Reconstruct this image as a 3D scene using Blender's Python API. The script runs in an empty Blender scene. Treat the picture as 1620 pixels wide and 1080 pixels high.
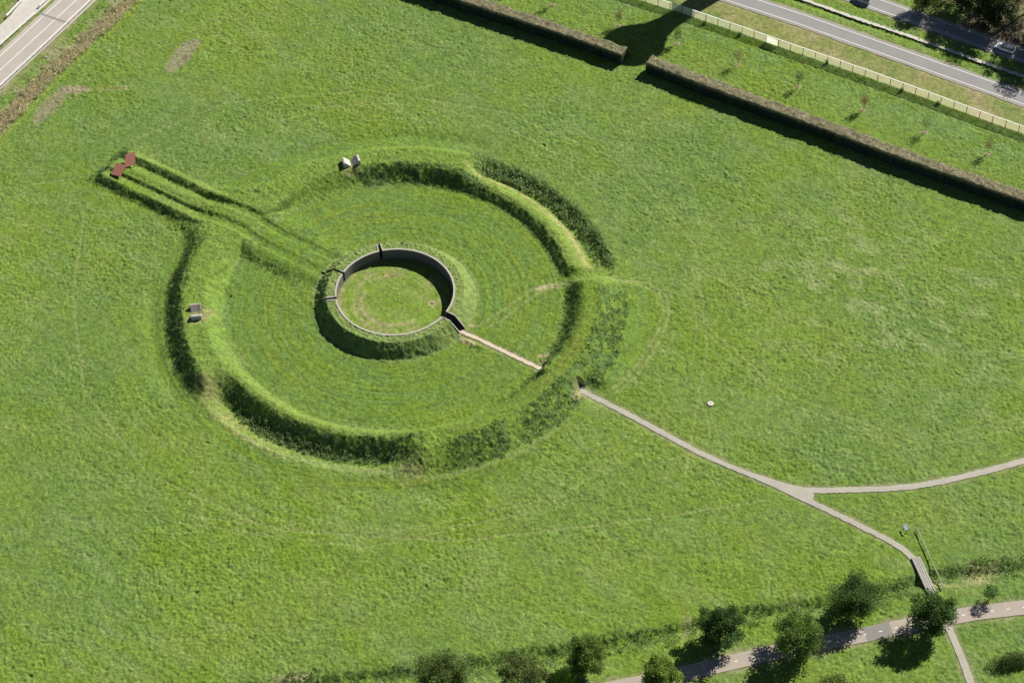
import bpy, math, random
import numpy as np
from mathutils import Matrix, Vector
C = bpy.context.scene.collection
rng = np.random.default_rng(7); random.seed(7)
sc = bpy.context.scene

# ------------------------------------------------------------ camera, sky, sun
cam = bpy.data.objects.new('camera', bpy.data.cameras.new('camera')); C.objects.link(cam)
CP = Vector((-182.883, 238.695, 316.297))
Fv = Vector((0.36654413, -0.56496128, -0.73923214)); Rv = Vector((-0.8431843, -0.53757582, -0.00724364)); Uv = Vector((0.39330095, -0.62596405, 0.67341174))
M = Matrix(((Rv.x, Uv.x, -Fv.x, CP.x), (Rv.y, Uv.y, -Fv.y, CP.y), (Rv.z, Uv.z, -Fv.z, CP.z), (0, 0, 0, 1)))
cam.matrix_world = M
cam.data.sensor_width = 36; cam.data.lens = 3400/1620*36; cam.data.clip_start = 1; cam.data.clip_end = 9000
sc.camera = cam
AZ, EL = math.radians(256), math.radians(39)          # where the sun stands
SD = Vector((math.cos(EL)*math.cos(AZ), math.cos(EL)*math.sin(AZ), math.sin(EL)))
w = bpy.data.worlds.new('World'); sc.world = w; w.use_nodes = True
nt = w.node_tree; bg = nt.nodes['Background']; sky = nt.nodes.new('ShaderNodeTexSky')
sky.sky_type = 'NISHITA'; sky.sun_disc = False; sky.air_density = .55; sky.dust_density = .2; sky.sun_elevation = EL; sky.sun_rotation = math.pi/2 - AZ
nt.links.new(sky.outputs[0], bg.inputs[0]); bg.inputs[1].default_value = 0.05
sl = bpy.data.lights.new('sun', 'SUN'); sl.energy = 5.0; sl.angle = math.radians(0.5); sl.color = (1, 0.955, 0.88)
so = bpy.data.objects.new('sun', sl); C.objects.link(so); so.rotation_euler = SD.to_track_quat('Z', 'Y').to_euler()
sc.view_settings.view_transform = 'Standard'; sc.view_settings.look = 'None'; sc.view_settings.gamma = 1
sc.view_settings.exposure = 0.55

# ------------------------------------------------------------ helpers
def props(o, label=None, cat=None, group=None, kind=None):
    for k, v in (('label', label), ('category', cat), ('group', group), ('kind', kind)):
        if v: o[k] = v
    return o
def empty(name, loc, rz=0, **k):
    o = bpy.data.objects.new(name, None); C.objects.link(o); o.location = loc; o.rotation_euler = (0, 0, rz); o.empty_display_size = .3
    return props(o, **k)
def npmesh(name, V, Fq, mat, parent=None, col=None, smooth=True, n=4):
    """numpy verts / equal-sized faces -> one mesh object"""
    me = bpy.data.meshes.new(name); V = np.asarray(V, np.float32); Fq = np.asarray(Fq, np.int32)
    me.vertices.add(len(V)); me.vertices.foreach_set('co', V.ravel())
    n = Fq.shape[1]
    me.loops.add(Fq.size); me.loops.foreach_set('vertex_index', Fq.ravel())
    me.polygons.add(len(Fq)); me.polygons.foreach_set('loop_start', np.arange(0, Fq.size, n, dtype=np.int32))
    try: me.polygons.foreach_set('loop_total', np.full(len(Fq), n, np.int32))
    except Exception: pass
    me.update(calc_edges=True)
    me.polygons.foreach_set('use_smooth', np.full(len(Fq), smooth))
    if col is not None:
        a = me.color_attributes.new('Cover', 'FLOAT_COLOR', 'POINT')
        c4 = np.ones((len(V), 4), np.float32); c4[:, :3] = col; a.data.foreach_set('color', c4.ravel())
    me.materials.append(mat)
    o = bpy.data.objects.new(name, me); C.objects.link(o)
    if parent: o.parent = parent
    return o
class MB:
    def __init__(s): s.v = []; s.f = []
    def add(s, vs, fs):
        b = len(s.v); s.v += [tuple(v) for v in vs]; s.f += [tuple(b+i for i in f) for f in fs]
    def box(s, x0, x1, y0, y1, z0, z1, M=None):
        vs = [Vector(p) for p in ((x0,y0,z0),(x1,y0,z0),(x1,y1,z0),(x0,y1,z0),(x0,y0,z1),(x1,y0,z1),(x1,y1,z1),(x0,y1,z1))]
        if M: vs = [M @ v for v in vs]
        s.add(vs, [(0,3,2,1),(4,5,6,7),(0,1,5,4),(1,2,6,5),(2,3,7,6),(3,0,4,7)])
    def tube(s, a, b, r0, r1=None, n=6):
        a, b = Vector(a), Vector(b); r1 = r0 if r1 is None else r1; d = (b-a).normalized()
        u = d.orthogonal().normalized(); w_ = d.cross(u); vs = []
        for c, r in ((a, r0), (b, r1)):
            for i in range(n):
                t = 2*math.pi*i/n; vs.append(c + (u*math.cos(t)+w_*math.sin(t))*r)
        s.add(vs, [(i, (i+1) % n, n+(i+1) % n, n+i) for i in range(n)] + [tuple(range(n))[::-1], tuple(range(n, 2*n))])
    def prism(s, poly, z0, z1):
        n = len(poly); s.add([(x, y, z0) for x, y in poly]+[(x, y, z1) for x, y in poly],
            [(i, (i+1) % n, n+(i+1) % n, n+i) for i in range(n)]+[tuple(range(n))[::-1], tuple(range(n, 2*n))])
    def lathe(s, prof, n=32, c=(0, 0)):
        vs = [(c[0]+r*math.cos(2*math.pi*i/n), c[1]+r*math.sin(2*math.pi*i/n), z) for r, z in prof for i in range(n)]
        s.add(vs, [(k*n+i, k*n+(i+1) % n, (k+1)*n+(i+1) % n, (k+1)*n+i) for k in range(len(prof)-1) for i in range(n)])
    def build(s, name, mat, parent=None, smooth=False):
        me = bpy.data.meshes.new(name); me.from_pydata(s.v, [], s.f); me.update()
        if smooth: me.polygons.foreach_set('use_smooth', [True]*len(me.polygons))
        me.materials.append(mat); o = bpy.data.objects.new(name, me); C.objects.link(o)
        if parent: o.parent = parent
        return o
def copy_tree(o, parent=None):
    c = o.copy(); C.objects.link(c)
    if parent: c.parent = parent
    for ch in list(o.children): copy_tree(ch, c)
    return c

# hash based value noise, vectorised
def hsh(ix, iy, s):
    h = (ix.astype(np.int64)*374761393 + iy.astype(np.int64)*668265263 + s*1442695041) & 0xffffffff
    h = ((h ^ (h >> 13))*1274126177) & 0xffffffff
    h = h ^ (h >> 16)
    return (h & 0xffff).astype(np.float32)/65535.0
def vn(x, y, s=0):
    x = np.asarray(x, np.float64); y = np.asarray(y, np.float64)
    ix = np.floor(x); iy = np.floor(y); fx = x-ix; fy = y-iy
    fx = fx*fx*(3-2*fx); fy = fy*fy*(3-2*fy); ix = ix.astype(np.int64); iy = iy.astype(np.int64)
    a = hsh(ix, iy, s); b = hsh(ix+1, iy, s); c = hsh(ix, iy+1, s); d = hsh(ix+1, iy+1, s)
    return (a*(1-fx)+b*fx)*(1-fy)+(c*(1-fx)+d*fx)*fy      # 0..1
def rn(x, y, sc_, s=0, ang=0.6):                              # rotated noise, -1..1
    ca, sa = math.cos(ang+s*.7), math.sin(ang+s*.7)
    return 2*vn((x*ca-y*sa)/sc_+s*17.3, (x*sa+y*ca)/sc_-s*9.1, s)-1
def fbm(x, y, sc_, s=0, o=3):
    t = 0; a = 1; n = 0
    for k in range(o): t = t+a*rn(x, y, sc_/2**k, s+k*5); n += a; a *= .55
    return t/n
def ss(a, b, x): 
    t = np.clip((x-a)/(b-a), 0, 1); return t*t*(3-2*t)
def pdist(x, y, pts):                                          # distance to a polyline
    d = np.full(np.shape(x), 1e9)
    for (x0, y0), (x1, y1) in zip(pts[:-1], pts[1:]):
        dx, dy = x1-x0, y1-y0; t = np.clip(((x-x0)*dx+(y-y0)*dy)/(dx*dx+dy*dy), 0, 1)
        d = np.minimum(d, np.hypot(x-x0-t*dx, y-y0-t*dy))
    return d
def smax(a, b, k=.35): 
    h = np.clip(.5+.5*(a-b)/k, 0, 1); return b*(1-h)+a*h+k*h*(1-h)

# ------------------------------------------------------------ plan of the place (metres, ring centre = origin)
MAIN = [(-44.2,.7),(-50,.85),(-56,1.1),(-64,1.6),(-71,2.1),(-76.5,2.0),(-81.5,1.7),(-88,1.2),(-94.5,1.4),(-104,1.5),(-110.8,1.7),(-114.2,2.2),(-116.4,3.0),(-118.2,4.5)]
BRANCH = [(-84,1.4),(-88,1.0),(-91.5,.1),(-95,-1.9),(-98,-3.9),(-100.6,-5.7),(-105.3,-8.8),(-109.6,-12.3),(-113.4,-16),(-118.8,-22),(-124.4,-28.8),(-132,-39),(-142,-52)]
INNERP = [(-15.6,.1),(-20,-.05),(-25,.05),(-30,.1),(-35.3,.1)]
BIKE_U = [(-55,84),(-66,73),(-81.4,57.3),(-87.8,50.8),(-91,47.4),(-104.4,32.8),(-115.5,21.7),(-122.2,14.7),(-130.2,6.9),(-137.3,.9),(-150,-9.5),(-170,-25)]
BIKE = [(x-1.05, y-(-1)*1.15) for x, y in BIKE_U]
SOUTHP = [(-126.6,10.9),(-128.9,14.0),(-133.1,18.2),(-136.6,22.2),(-146,33)]
ROAD1 = [(60,-115),(30,-118),(5,-120.8),(-13.5,-121.9),(-28,-122.9),(-55,-123.7),(-83,-124.5),(-120,-125.9),(-180,-128.5)]
ROAD2 = [(60,-131),(20,-135),(-18,-136.5),(-40,-137.2),(-58,-137.5),(-77,-138.1),(-120,-139.5),(-180,-142)]
GRAVEL = [(60,-124),(20,-128),(-8,-129.4),(-26,-129.7),(-34.7,-129.8),(-45.2,-130.3),(-58.8,-131.0),(-69.4,-131.1),(-80.1,-131.4),(-120,-133),(-180,-136)]
ROADL = [(113.5,40),(115.2,5),(116.1,-10.9),(117.9,-40),(121,-75),(127,-140)]
DITCH = [(-175,-33),(-150,-17),(-134.4,-5.9),(-128.1,-.4),(-121.5,4.6),(-118.7,8.6),(-115.8,12.6),(-107.1,21),(-96.6,30.4),(-85.6,42.6),(-74.2,53.8),(-57.5,69),(-40.4,82.9),(-20,100)]
REED = [(100,40),(103.6,3),(105.4,-10.5),(106.3,-24),(106.7,-37),(107.6,-47),(110,-70),(116,-130)]
SMALLD = [(60,-122.6),(-8,-128),(-30,-128.6),(-60,-129.8),(-90,-130.4),(-180,-134)]

def bank_w(r, th):
    yy = r*np.sin(np.radians(th)); tw = np.exp(-((yy-.05)/2.6)**4)*(np.abs(th) > 90)
    vary = .25*np.sin(np.radians(th)*3+1)
    east = ss(80, 50, np.abs(th))
    s_in = ss(34.2, 37.3, r)*(1-east)+east*ss(34.2, 38.8, r)
    we = ss(136, 146, np.abs(th)); s_in = s_in*(1-we)+we*ss(34.2, 38.6, r)
    H = 2.55+vary*.6+.55*we
    west = ss(118, 140, np.abs(th))
    out = (1-west)*(1-ss(42.3, 46.6, r))+west*(1-.78*ss(40.6, 46.8, r)-.22*ss(46.8, 51.5, r))
    out = out*(1-tw)+tw*(1-ss(42.3, 45.1, r)); s_in = s_in*(1-tw)+tw*ss(34.1, 36.9, r)
    return H*s_in*out - .35*np.exp(-((r-49.2)/1.6)**2)*(1-west)
def bank_c(r, th):
    z = np.interp(r, [34.1, 35.9, 36.6, 37.4, 38.2, 41.6, 43.9, 45.9, 46.6, 48], [0, 1.5, 1.75, 1.65, 1.2, -1.3, -1.3, .05, .12, 0])
    z2 = np.interp(r, [34.1, 35.9, 36.6, 37.4, 38.2, 40.9, 42.1, 43.2, 45.2, 48], [0, 1.5, 1.8, 1.7, 1.2, -1.15, -1.2, -.75, .1, 0])
    return np.where(th > 0, z2, np.where(z > 0, z*.86, z))
def canal_w(th):
    a = ss(-76, -83, th)*ss(-139, -132, th)
    b = ss(62, 73, th)*ss(134, 119, th)
    return np.maximum(a, b)
def smin(a, b, k): 
    h = np.clip(.5+.5*(b-a)/k, 0, 1); return b*(1-h)+a*h-k*h*(1-h)
def avenue(x, y, r):
    """bank body that joins ring and avenue with rounded corners, two channels sunk in it"""
    yy = y+.25
    d_av = np.maximum(np.abs(yy+.15)-6.1, x-75.3); d_ring = r-46.4
    d = smin(d_av, d_ring, 11.0)
    B = 2.45+(1.3-2.45)*ss(38, 56, x)
    body = B*ss(.3, -3.2+1.3*ss(44, 56, x), d)
    saw = np.interp(yy, [-6.4,-4.4,-2.9,-.6,1.1,1.9,4.1,5.7], [0,1.1,.22,1.15,1.15,.60,1.25,0])*ss(75.4, 73.6, x)
    w_ = ss(43, 53, x)*ss(7.4, 5.2, np.abs(yy+.3))
    z = body*(1-w_)+saw*w_
    ch = np.exp(-((yy-2.2)/1.2)**4)+np.exp(-((yy+2.7)/1.0)**4)
    return z-.50*ch*ss(28, 36, x)*ss(54, 46, x)
def causeway(x, y):
    hgt = .65*ss(12, 16, x)+.35*ss(18, 30, x)+1.1*ss(30, 38, x)
    return hgt*ss(7.4-.8*ss(26, 18, x), 3.6, y)*ss(-9.5-.12*(x-16), -3.0, y)-(.20+.18*ss(26, 36, x))*(np.exp(-((y-2.0)/.95)**4)+np.exp(-((y+2.7)/.9)**4))*ss(14, 19, x)
def base_h(x, y, mound=True):
    x = np.asarray(x, np.float64); y = np.asarray(y, np.float64)
    r = np.hypot(x, y); th = np.degrees(np.arctan2(y, x))
    cw = canal_w(th)
    bw = bank_w(r, th); gap = np.exp(-((th+138.5)/3.2)**2); bw = bw*(1-.72*gap)
    bc = bank_c(r, th)
    z = bw*(1-cw)+bc*cw
    z = np.where(r < 34, np.maximum(z, 0), z)
    on = (x > 34) & (x < 80) & (np.abs(y) < 26)
    won = ss(26, 20, np.abs(y))*ss(35, 37, r)
    zk = np.where(x > 37, z*(1-ss(9, 6.2, np.abs(y))), z); z = np.where(on, zk+np.maximum(avenue(x, y, r)-zk, 0)*won, z)
    on2 = (x > 11.5) & (x < 42) & (np.abs(y) < 14)
    z = np.where(on2, smax(z, causeway(x, y), .25), z)
    # tunnel mouths cut in the west bank, low banked edges of the inner path
    cut = (x < -42.8) & (x > -50) & (np.abs(y-.05) < 1.35*np.clip((-42.8-x)/1.95, 0, 1)) | (x > -36.15) & (x < -33) & (np.abs(y-.05) < 1.35*np.clip((x+36.15)/1.6, 0, 1))
    z = np.where(cut, 0, z)
    if mound: z = np.where(r < 20, z+2.62*np.clip((16.45-r)/2.5, 0, 1)*(r > 12), z)
    # ditches
    z = z-.9*np.exp(-(pdist(x, y, DITCH)/1.3)**2)-.45*np.exp(-(pdist(x, y, REED)/1.7)**2)-.35*np.exp(-(pdist(x, y, SMALLD)/.7)**2)
    z = z+.35*np.exp(-((np.hypot(x+11.0, y*1.0)-40)/9)**2)*0
    return z
HARD = [(MAIN,.95),(BRANCH,.95),(INNERP,.8),(BIKE,2.0),(SOUTHP,1.0),(ROAD1,2.9),(ROAD2,2.9),(ROADL,5.2)]
def hard_mask(x, y):
    m = np.zeros(np.shape(x))
    for pts, w_ in HARD: m = np.maximum(m, 1-ss(w_, w_+.7, pdist(x, y, pts)))
    m = np.maximum(m, ((x > 120.5) & (x < 130) & (y > -36) & (y < -8))*1.)
    return m
def zones(x, y):
    """plant cover: returns dict of masks"""
    r = np.hypot(x, y); th = np.degrees(np.arctan2(y, x)); cw = canal_w(th)
    Z = {}
    n1 = fbm(x, y, 9, 3, 4); n2 = fbm(x, y, 3, 11, 3)
    edge = n2*.7
    # tall weedy slopes that are not mown
    def band(a, b, e=.5): return ss(a-e, a+e, r+edge)*ss(b+e, b-e, r+edge)
    tall = np.zeros(np.shape(x))
    tall = np.maximum(tall, band(34.0, 38.6)*ss(-38, -50, th)*ss(-92, -80, th))
    tall = np.maximum(tall, band(34.1, 36.0, .25)*ss(-74, -82, th)*ss(-139, -132, th)*.8)
    tall = np.maximum(tall, band(42.6, 46.4)*ss(4, 24, th)*ss(68, 62, th))
    tall = np.maximum(tall, band(34.4, 37.0)*ss(-140, -147, th)*.75)
    tall = np.maximum(tall, band(34.4, 36)*ss(155, 168, th)*.5)
    tall = np.maximum(tall, .95*band(41, 47.0)*ss(-142, -149, th)*ss(-1.2, -.4, n1+n2*.5))
    tall = np.maximum(tall, .9*band(40.6, 46.6)*ss(132, 144, th)*ss(-.9, -.2, n1+n2*.5))
    tall = np.maximum(tall, band(37.5, 41.9+.5*ss(80, 95, th), .3)*ss(66, 72, th)*ss(136, 126, th)*.9)
    tall = np.maximum(tall, band(41.5, 45.6)*cw*(th < 0))
    tall = np.maximum(tall, .5*band(42.6, 45.0)*cw*ss(86, 100, th))
    tall = np.maximum(tall, ss(14.6, 15.2, r)*ss(17.6, 16.9, r)*ss(-.2, .6, th/180)*.0 + band(14, 16.9)*ss(20, 40, np.abs(th-95)*-1+95)*.7)
    av = (x > 46) & (x < 75.5)
    for yc, ww, k in ((4.9, .85, .85), (-3.9, .8, .65), (1.2, .5, .4), (-.2, .5, .2)):
        tall = np.maximum(tall, k*np.exp(-((y-yc)/ww)**4)*ss(43, 48, x)*ss(75.8, 74.8, x))
    tall = np.maximum(tall, .9*ss(73.2, 73.8, x)*ss(76.4, 75.4, x)*ss(6.5, 5.5, np.abs(y)))
    tall = np.maximum(tall, .5*ss(4.9, 5.4, y+.5*n2)*ss(7.2, 6.5, y+.5*n2)*ss(19, 23, x)*ss(36, 32, x))
    tall = np.maximum(tall, .22*ss(14, 20, x)*ss(44, 36, x)*ss(9, 6, np.abs(y))*ss(-.2, .4, n2))
    dd = pdist(x, y, DITCH); tall = np.maximum(tall, .6*ss(2.6, 1.0, dd+n2*1.5+n1*1.2))
    tall = np.maximum(tall, .9*ss(1.3, .5, np.abs(y+92.6-(x+8)*.036+.5*n2))*(x > -125)*(x < -7))
    tall = np.maximum(tall, .9*ss(1.3, .5, np.abs(y+91.2-(x)*.085+.5*n2))*(x > -2)*(x < 60)*0.9)
    pi = pdist(x, y, INNERP); tall = np.maximum(tall, .8*ss(2.5, 1.7, pi+.5*n2)*ss(.5, .9, pi)*(y > 0)*ss(-28, -18, x)); tall = np.maximum(tall, .6*ss(1.6, .9, pi+.3*n2)*ss(-30, -34, x))
    hm = hard_mask(x, y)
    Z['hard'] = hm; Z['tall'] = np.clip(tall, 0, 1)*(1-hm)*(r > 13)
    # closely mown, even and bright
    mown = ss(33.6, 33.0, r)*(r > 16.4)
    mown = np.maximum(mown, band(46.6, 49.2, .8)*(np.abs(th) > 8)*(1-ss(128, 150, np.abs(th))*.4)*(1-.75*ss(-60, -80, th)))
    mown = np.maximum(mown, .8*band(36.2, 38, .3)*cw)
    mown = np.maximum(mown, .9*band(47.2, 50.4, .6)*ss(-138, -146, th)); mown = np.maximum(mown, .85*band(37.4, 40.6)*ss(134, 148, np.abs(th)))
    mown = np.maximum(mown, .9*ss(-81.6, -82.6, y+.1*x*0)*ss(-112.5, -110, y)*0)
    Z['mown'] = np.clip(mown, 0, 1)
    Z['r'], Z['th'], Z['n1'], Z['n2'], Z['cw'] = r, th, n1, n2, cw
    verge = ss(-112.6, -113.6, y)*ss(-119.3, -117.6, y+ss(0, 1, 0)) 
    Z['strip'] = ss(-91, -92, y)*ss(-112.8, -112, y)*(x > -200)
    Z['verge'] = ss(-113.0-.0, -114.0, y)*(y > -122)
    return Z
def tracks(x, y):
    """thin wheel ruts, -1..0..1 style mask of worn grass"""
    m = np.zeros(np.shape(x))
    T = [[(-23.5,-18.6),(-27,-21.5),(-34,-27.3),(-40,-30.5),(-44.5,-30.2),(-47.6,-26.5),(-49.5,-20),(-50.4,-12),(-50,-5),(-49,-2.4)],
         [(-24.3,-19.8),(-27.6,-22.6),(-34.8,-28.4),(-41,-31.6),(-45.7,-30.8),(-48.9,-26.5),(-50.8,-20),(-51.7,-12),(-51.2,-5),(-50.2,-2.2)],
         [(-22,-18),(-20.6,-12),(-19.5,-8),(-18,-3)], [(-24,-19),(-22.3,-13),(-21.4,-8),(-20,-4)]]
    for t in T: m = np.maximum(m, np.exp(-(pdist(x, y, t)/.34)**2))
    r = np.hypot(x, y); th = np.degrees(np.arctan2(y, x))
    arc1 = np.hypot((x+3)/1.04, y-1)
    m = np.maximum(m, .45*np.exp(-((arc1-55)/.3)**2)*ss(30, 70, th))
    m = np.maximum(m, .35*np.exp(-((arc1-57)/.3)**2)*ss(30, 60, np.abs(th)))
    m = np.maximum(m, .5*np.exp(-((np.hypot(x-8, y)-55.8)/.3)**2)*ss(-20, -40, th)*ss(-130, -110, th))
    L = [[(70,14),(56,34),(38,52),(14,62),(-14,60),(-44,44),(-70,22),(-88,5)], [(76,-9),(66,-30),(42,-50),(12,-60),(-20,-60),(-44,-46),(-60,-22),(-72,8)]]
    for t in L: m = np.maximum(m, .7*np.exp(-(pdist(x, y, t)/.30)**2))
    for t in ((-60,-3),(-52,28),(-30,52),(2,66)), ((-62,-3),(-54,29),(-31,54),(2,68)), ((92,20),(74,2),(66,-14),(30,-60)), ((-50,-30),(-78,-20),(-104,-22),(-140,-60)), ((-52,-28),(-79,-18),(-105,-20),(-140,-57)): m = np.maximum(m, .55*np.exp(-(pdist(x, y, t)/.3)**2))
    return m
G_FIELD = np.array((.136,.208,.029)); G_YEL = np.array((.155,.208,.028)); G_BRI = np.array((.115,.192,.014)); G_BLUE = np.array((.104,.178,.042))
G_PALE = np.array((.225,.275,.100)); G_TALL = np.array((.085,.145,.040)); SOIL = np.array((.36,.29,.20)); DRY = np.array((.27,.235,.105)); STRAW = np.array((.40,.33,.19))
def mix(a, b, t): return a+(b-a)*np.asarray(t)[..., None]
def cover(x, y, Z):
    n1, n2, r, th = Z['n1'], Z['n2'], Z['r'], Z['th']; S = np.shape(x)
    big = fbm(x, y, 38, 21, 3); med = fbm(x, y, 14, 31, 3); st = fbm(x*.35+y*.1, y*1.2, 2.2, 41, 3); fine = rn(x, y, .50, 51)
    fine2 = rn(x, y, 1.1, 57)
    c = np.broadcast_to(G_FIELD, S+(3,)).copy()
    c = mix(c, G_BLUE, np.clip(.42+big*.9+st*.5, 0, .85))
    c = mix(c, G_BRI, np.clip(-.05+med*1.1-big*.3, 0, .75))
    c = mix(c, G_YEL, np.clip(-.10+n1*.8+st*.35, 0, .45))
    c = mix(c, G_PALE, np.clip(.05+.30*(n2+st), 0, .4)*.8)
    # seeded pale grass streaks in the field to the south-west
    pk = np.exp(-((x+84)/26)**2-((y+52)/17)**2); c = mix(c, G_PALE, np.clip(pk*(1.3*(n2+.8*st+.6*med)+.15), 0, .85))
    m = Z['mown']; ringstripe = np.clip(.5+.8*(vn(r*1.15+.25*n1, th*.035+7, 5)-.5)+.9*(vn(r*2.6+.3*n1, th*.05, 6)-.5), 0, 1)
    cm = mix(np.broadcast_to(G_BRI, S+(3,)), G_YEL*.95, np.clip(.22+.45*n1+.8*(ringstripe-.5), 0, .8))
    cm = mix(cm, G_TALL*1.25, np.clip(-.05+.3*n2+.75*(1-ringstripe), 0, .65))
    c = mix(c, cm, m*.9)
    # turf of the bank tops tinted lighter and yellow green, sunlight painted in
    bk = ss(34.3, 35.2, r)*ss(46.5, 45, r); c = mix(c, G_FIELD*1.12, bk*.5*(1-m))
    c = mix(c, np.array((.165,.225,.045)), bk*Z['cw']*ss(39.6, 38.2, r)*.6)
    av = ss(44, 48, x)*(x < 75)*(np.abs(y) < 7); c = mix(c, G_YEL, av*.35)
    mo = (r < 17.2)*(r > 12); c = mix(c, G_PALE*.95, mo*.45)
    # tall herbs
    c = mix(c, mix(np.broadcast_to(G_TALL, S+(3,)), G_FIELD, np.clip(.3+.9*fine2, 0, 1)), Z['tall']*.85)
    c = mix(c, G_PALE*.95, .55*np.exp(-((r-47.4-.3*n2)/.5)**2)*ss(128, 136, th)*ss(172, 164, th))
    c = mix(c, np.array((.135,.165,.022)), .7*ss(37.6, 38.2, r+.3*n2)*ss(40.6, 40.0, r+.3*n2)*(ss(165, 172, np.abs(th))+ss(-176, -166, th)*ss(-152, -160, th))*.8)
    # canal margins: dry straw on the inner berm
    cn = Z['cw']*np.exp(-((r-40.1-.5*n2)/.75)**2)*ss(-.5, .2, n1+.3); c = mix(c, DRY*1.15, np.clip(cn*.75, 0, 1)*(th < 0)+np.clip(cn*.0, 0, 1))
    cn2 = ss(60, 68, th)*np.exp(-((r-43.3-.6*n2)/1.1)**2)*ss(112, 84, th); c = mix(c, DRY, np.clip(cn2*(.25+.5*n2), 0, .5)); cn2 = np.exp(-((r-45.3-.3*n2)/.45)**2)*ss(66, 76, th)*ss(104, 90, th); c = mix(c, STRAW, cn2*.4)
    c = mix(c, G_PALE*.85, np.exp(-((r-44.4)/1.2)**4)*ss(88, 104, th)*ss(134, 122, th)*.55)
    # yellow worn ends of the canals
    for px, py, rr in ((9,-42,3.0),(17.5,39,2.6),(-28,35,2.8),(-30,-30,2.2)):
        c = mix(c, DRY, .5*np.exp(-(np.hypot(x-px, y-py)/rr)**2)*ss(-.4, .5, n2))
    # palisade court floor
    fl = (r < 12.1); ringd = np.clip((np.exp(-((r-7.0-.5*n2)/.55)**2)+.7*np.exp(-((r-8.6-.4*n2)/.4)**2))*ss(-.25, .5, n2+.55*np.cos(np.radians(th-70))+.2), 0, 1)
    cf = mix(np.broadcast_to(G_FIELD*1.1, S+(3,)), STRAW*.8, np.clip(.08+.25*n2+.6*ringd+.8*np.exp(-((r-11.2)/.5)**2)*ss(-60, 60, th), 0, .8))
    cf = mix(cf, G_BRI, np.clip(.3-.1*r+.6*n1+.35*(1-ringd), 0, .7)); c = np.where(fl[..., None], cf, c)
    c = mix(c, SOIL*.35, np.clip(np.exp(-(np.hypot(x+6.8, (y+3.2))/.38)**2)*1.4, 0, 1)); c = mix(c, STRAW, .8*np.exp(-((np.hypot(x+6.8, y+3.2)-.62)/.22)**2))
    # bare earth
    def blot(px, py, a, b, ang, k=1, colr=SOIL):
        nonlocal c
        ca, sa = math.cos(ang), math.sin(ang); u = (x-px)*ca+(y-py)*sa; v = -(x-px)*sa+(y-py)*ca
        d = np.hypot(u/a, v/b)+.35*n2+.12*fine; c = mix(c, colr, k*ss(1.1, .75, d))
    blot(84.6,-37.0,7.2,2.1,math.radians(97),.8,SOIL*np.array((.62,.68,.62)))
    blot(97.6,-15.2,3.6,1.5,math.radians(30),.75,SOIL*.75); blot(98.6,-8.2,2.3,7.5,math.radians(8),.6,SOIL*.7); blot(90,-20.5,4,.9,math.radians(40),.45,DRY)
    blot(-23.6,-18.9,2.1,.75,math.radians(40),.95,STRAW); blot(-24.7,-20.3,2.3,.6,math.radians(40),.95,STRAW)
    blot(-45.0,2.8,1.4,1.6,0,.5,STRAW); blot(-18.6,1.8,2.3,.7,.1,.8,STRAW*.9); blot(-16.9,-2.3,.7,.5,0,.7,STRAW); blot(-34.3,-1.9,.9,.5,.3,.8,STRAW)
    blot(-33.4,-3.1,1.6,.5,.6,.7,STRAW); blot(28.6,-25.0,1.9,1.7,.5,.5,DRY); blot(29.2,27.4,2.6,1.6,.8,.5,DRY); blot(29.6,25.0,2.6,1.4,.8,.5,DRY)
    tr = tracks(x, y); c = mix(c, np.array((.20,.24,.075)), np.clip(tr*.9, 0, .8))
    # brown dry verge beside the main road, dark green strip inside the fence
    v = Z['verge']*(y > -121.5); c = mix(c, DRY*.95, v*np.clip(.62+.5*n1+.35*n2, 0, .95)); c = mix(c, SOIL*.75, v*np.clip(n1*1.0-.12+.4*n2, 0, .6))
    c = mix(c, DRY, ss(3.6, 2.6, pdist(x, y, ROAD1))*.6*ss(-.5, .4, n2))
    c = mix(c, G_BRI*.95, Z['strip']*.3)
    c = mix(c, G_TALL*1.4, Z['strip']*np.clip(.35+.8*n2+.5*np.sin(y*1.4)*.4, 0, .8)*ss(-96, -108, y))
    c = mix(c, G_YEL*1.05, Z['strip']*np.clip(.2+.6*n1, 0, .6)*ss(-108, -96, y)*.8)
    # far verge under the trees
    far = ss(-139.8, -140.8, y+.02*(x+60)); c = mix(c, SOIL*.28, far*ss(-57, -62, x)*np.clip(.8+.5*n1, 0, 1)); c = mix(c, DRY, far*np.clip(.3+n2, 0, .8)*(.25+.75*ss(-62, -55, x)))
    # reed belt and verge of the western road
    rb = pdist(x, y, REED)+.5*n1; c = mix(c, STRAW*np.array((.75,.80,.80)), ss(2.6, 1.2, rb+.6*n2)*.85*ss(-.6, .2, n1+.3*n2)); c = mix(c, G_YEL*1.2, np.exp(-((rb-2.9)/.45)**2)*(x < 106)*.8)
    vl = ss(107, 109, x+.06*(y+20))*(x < 113.5); c = mix(c, SOIL*.9, vl*np.clip(.25+.8*n1+.4*n2, 0, .75))
    c = mix(c, STRAW, ss(3.5, 2.2, pdist(x, y, DITCH)+n2)*ss(.15, .7, n1+n2*.5)*.5)
    c = mix(c, SOIL*.8, Z['hard']*np.clip(.28+.5*n2, 0, .7))
    br = 1+.22*fine+.10*fine2+.16*rn(x, y, .3, 59)
    c = c*br[..., None]
    return np.clip(c, 0.008, .9)
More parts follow.
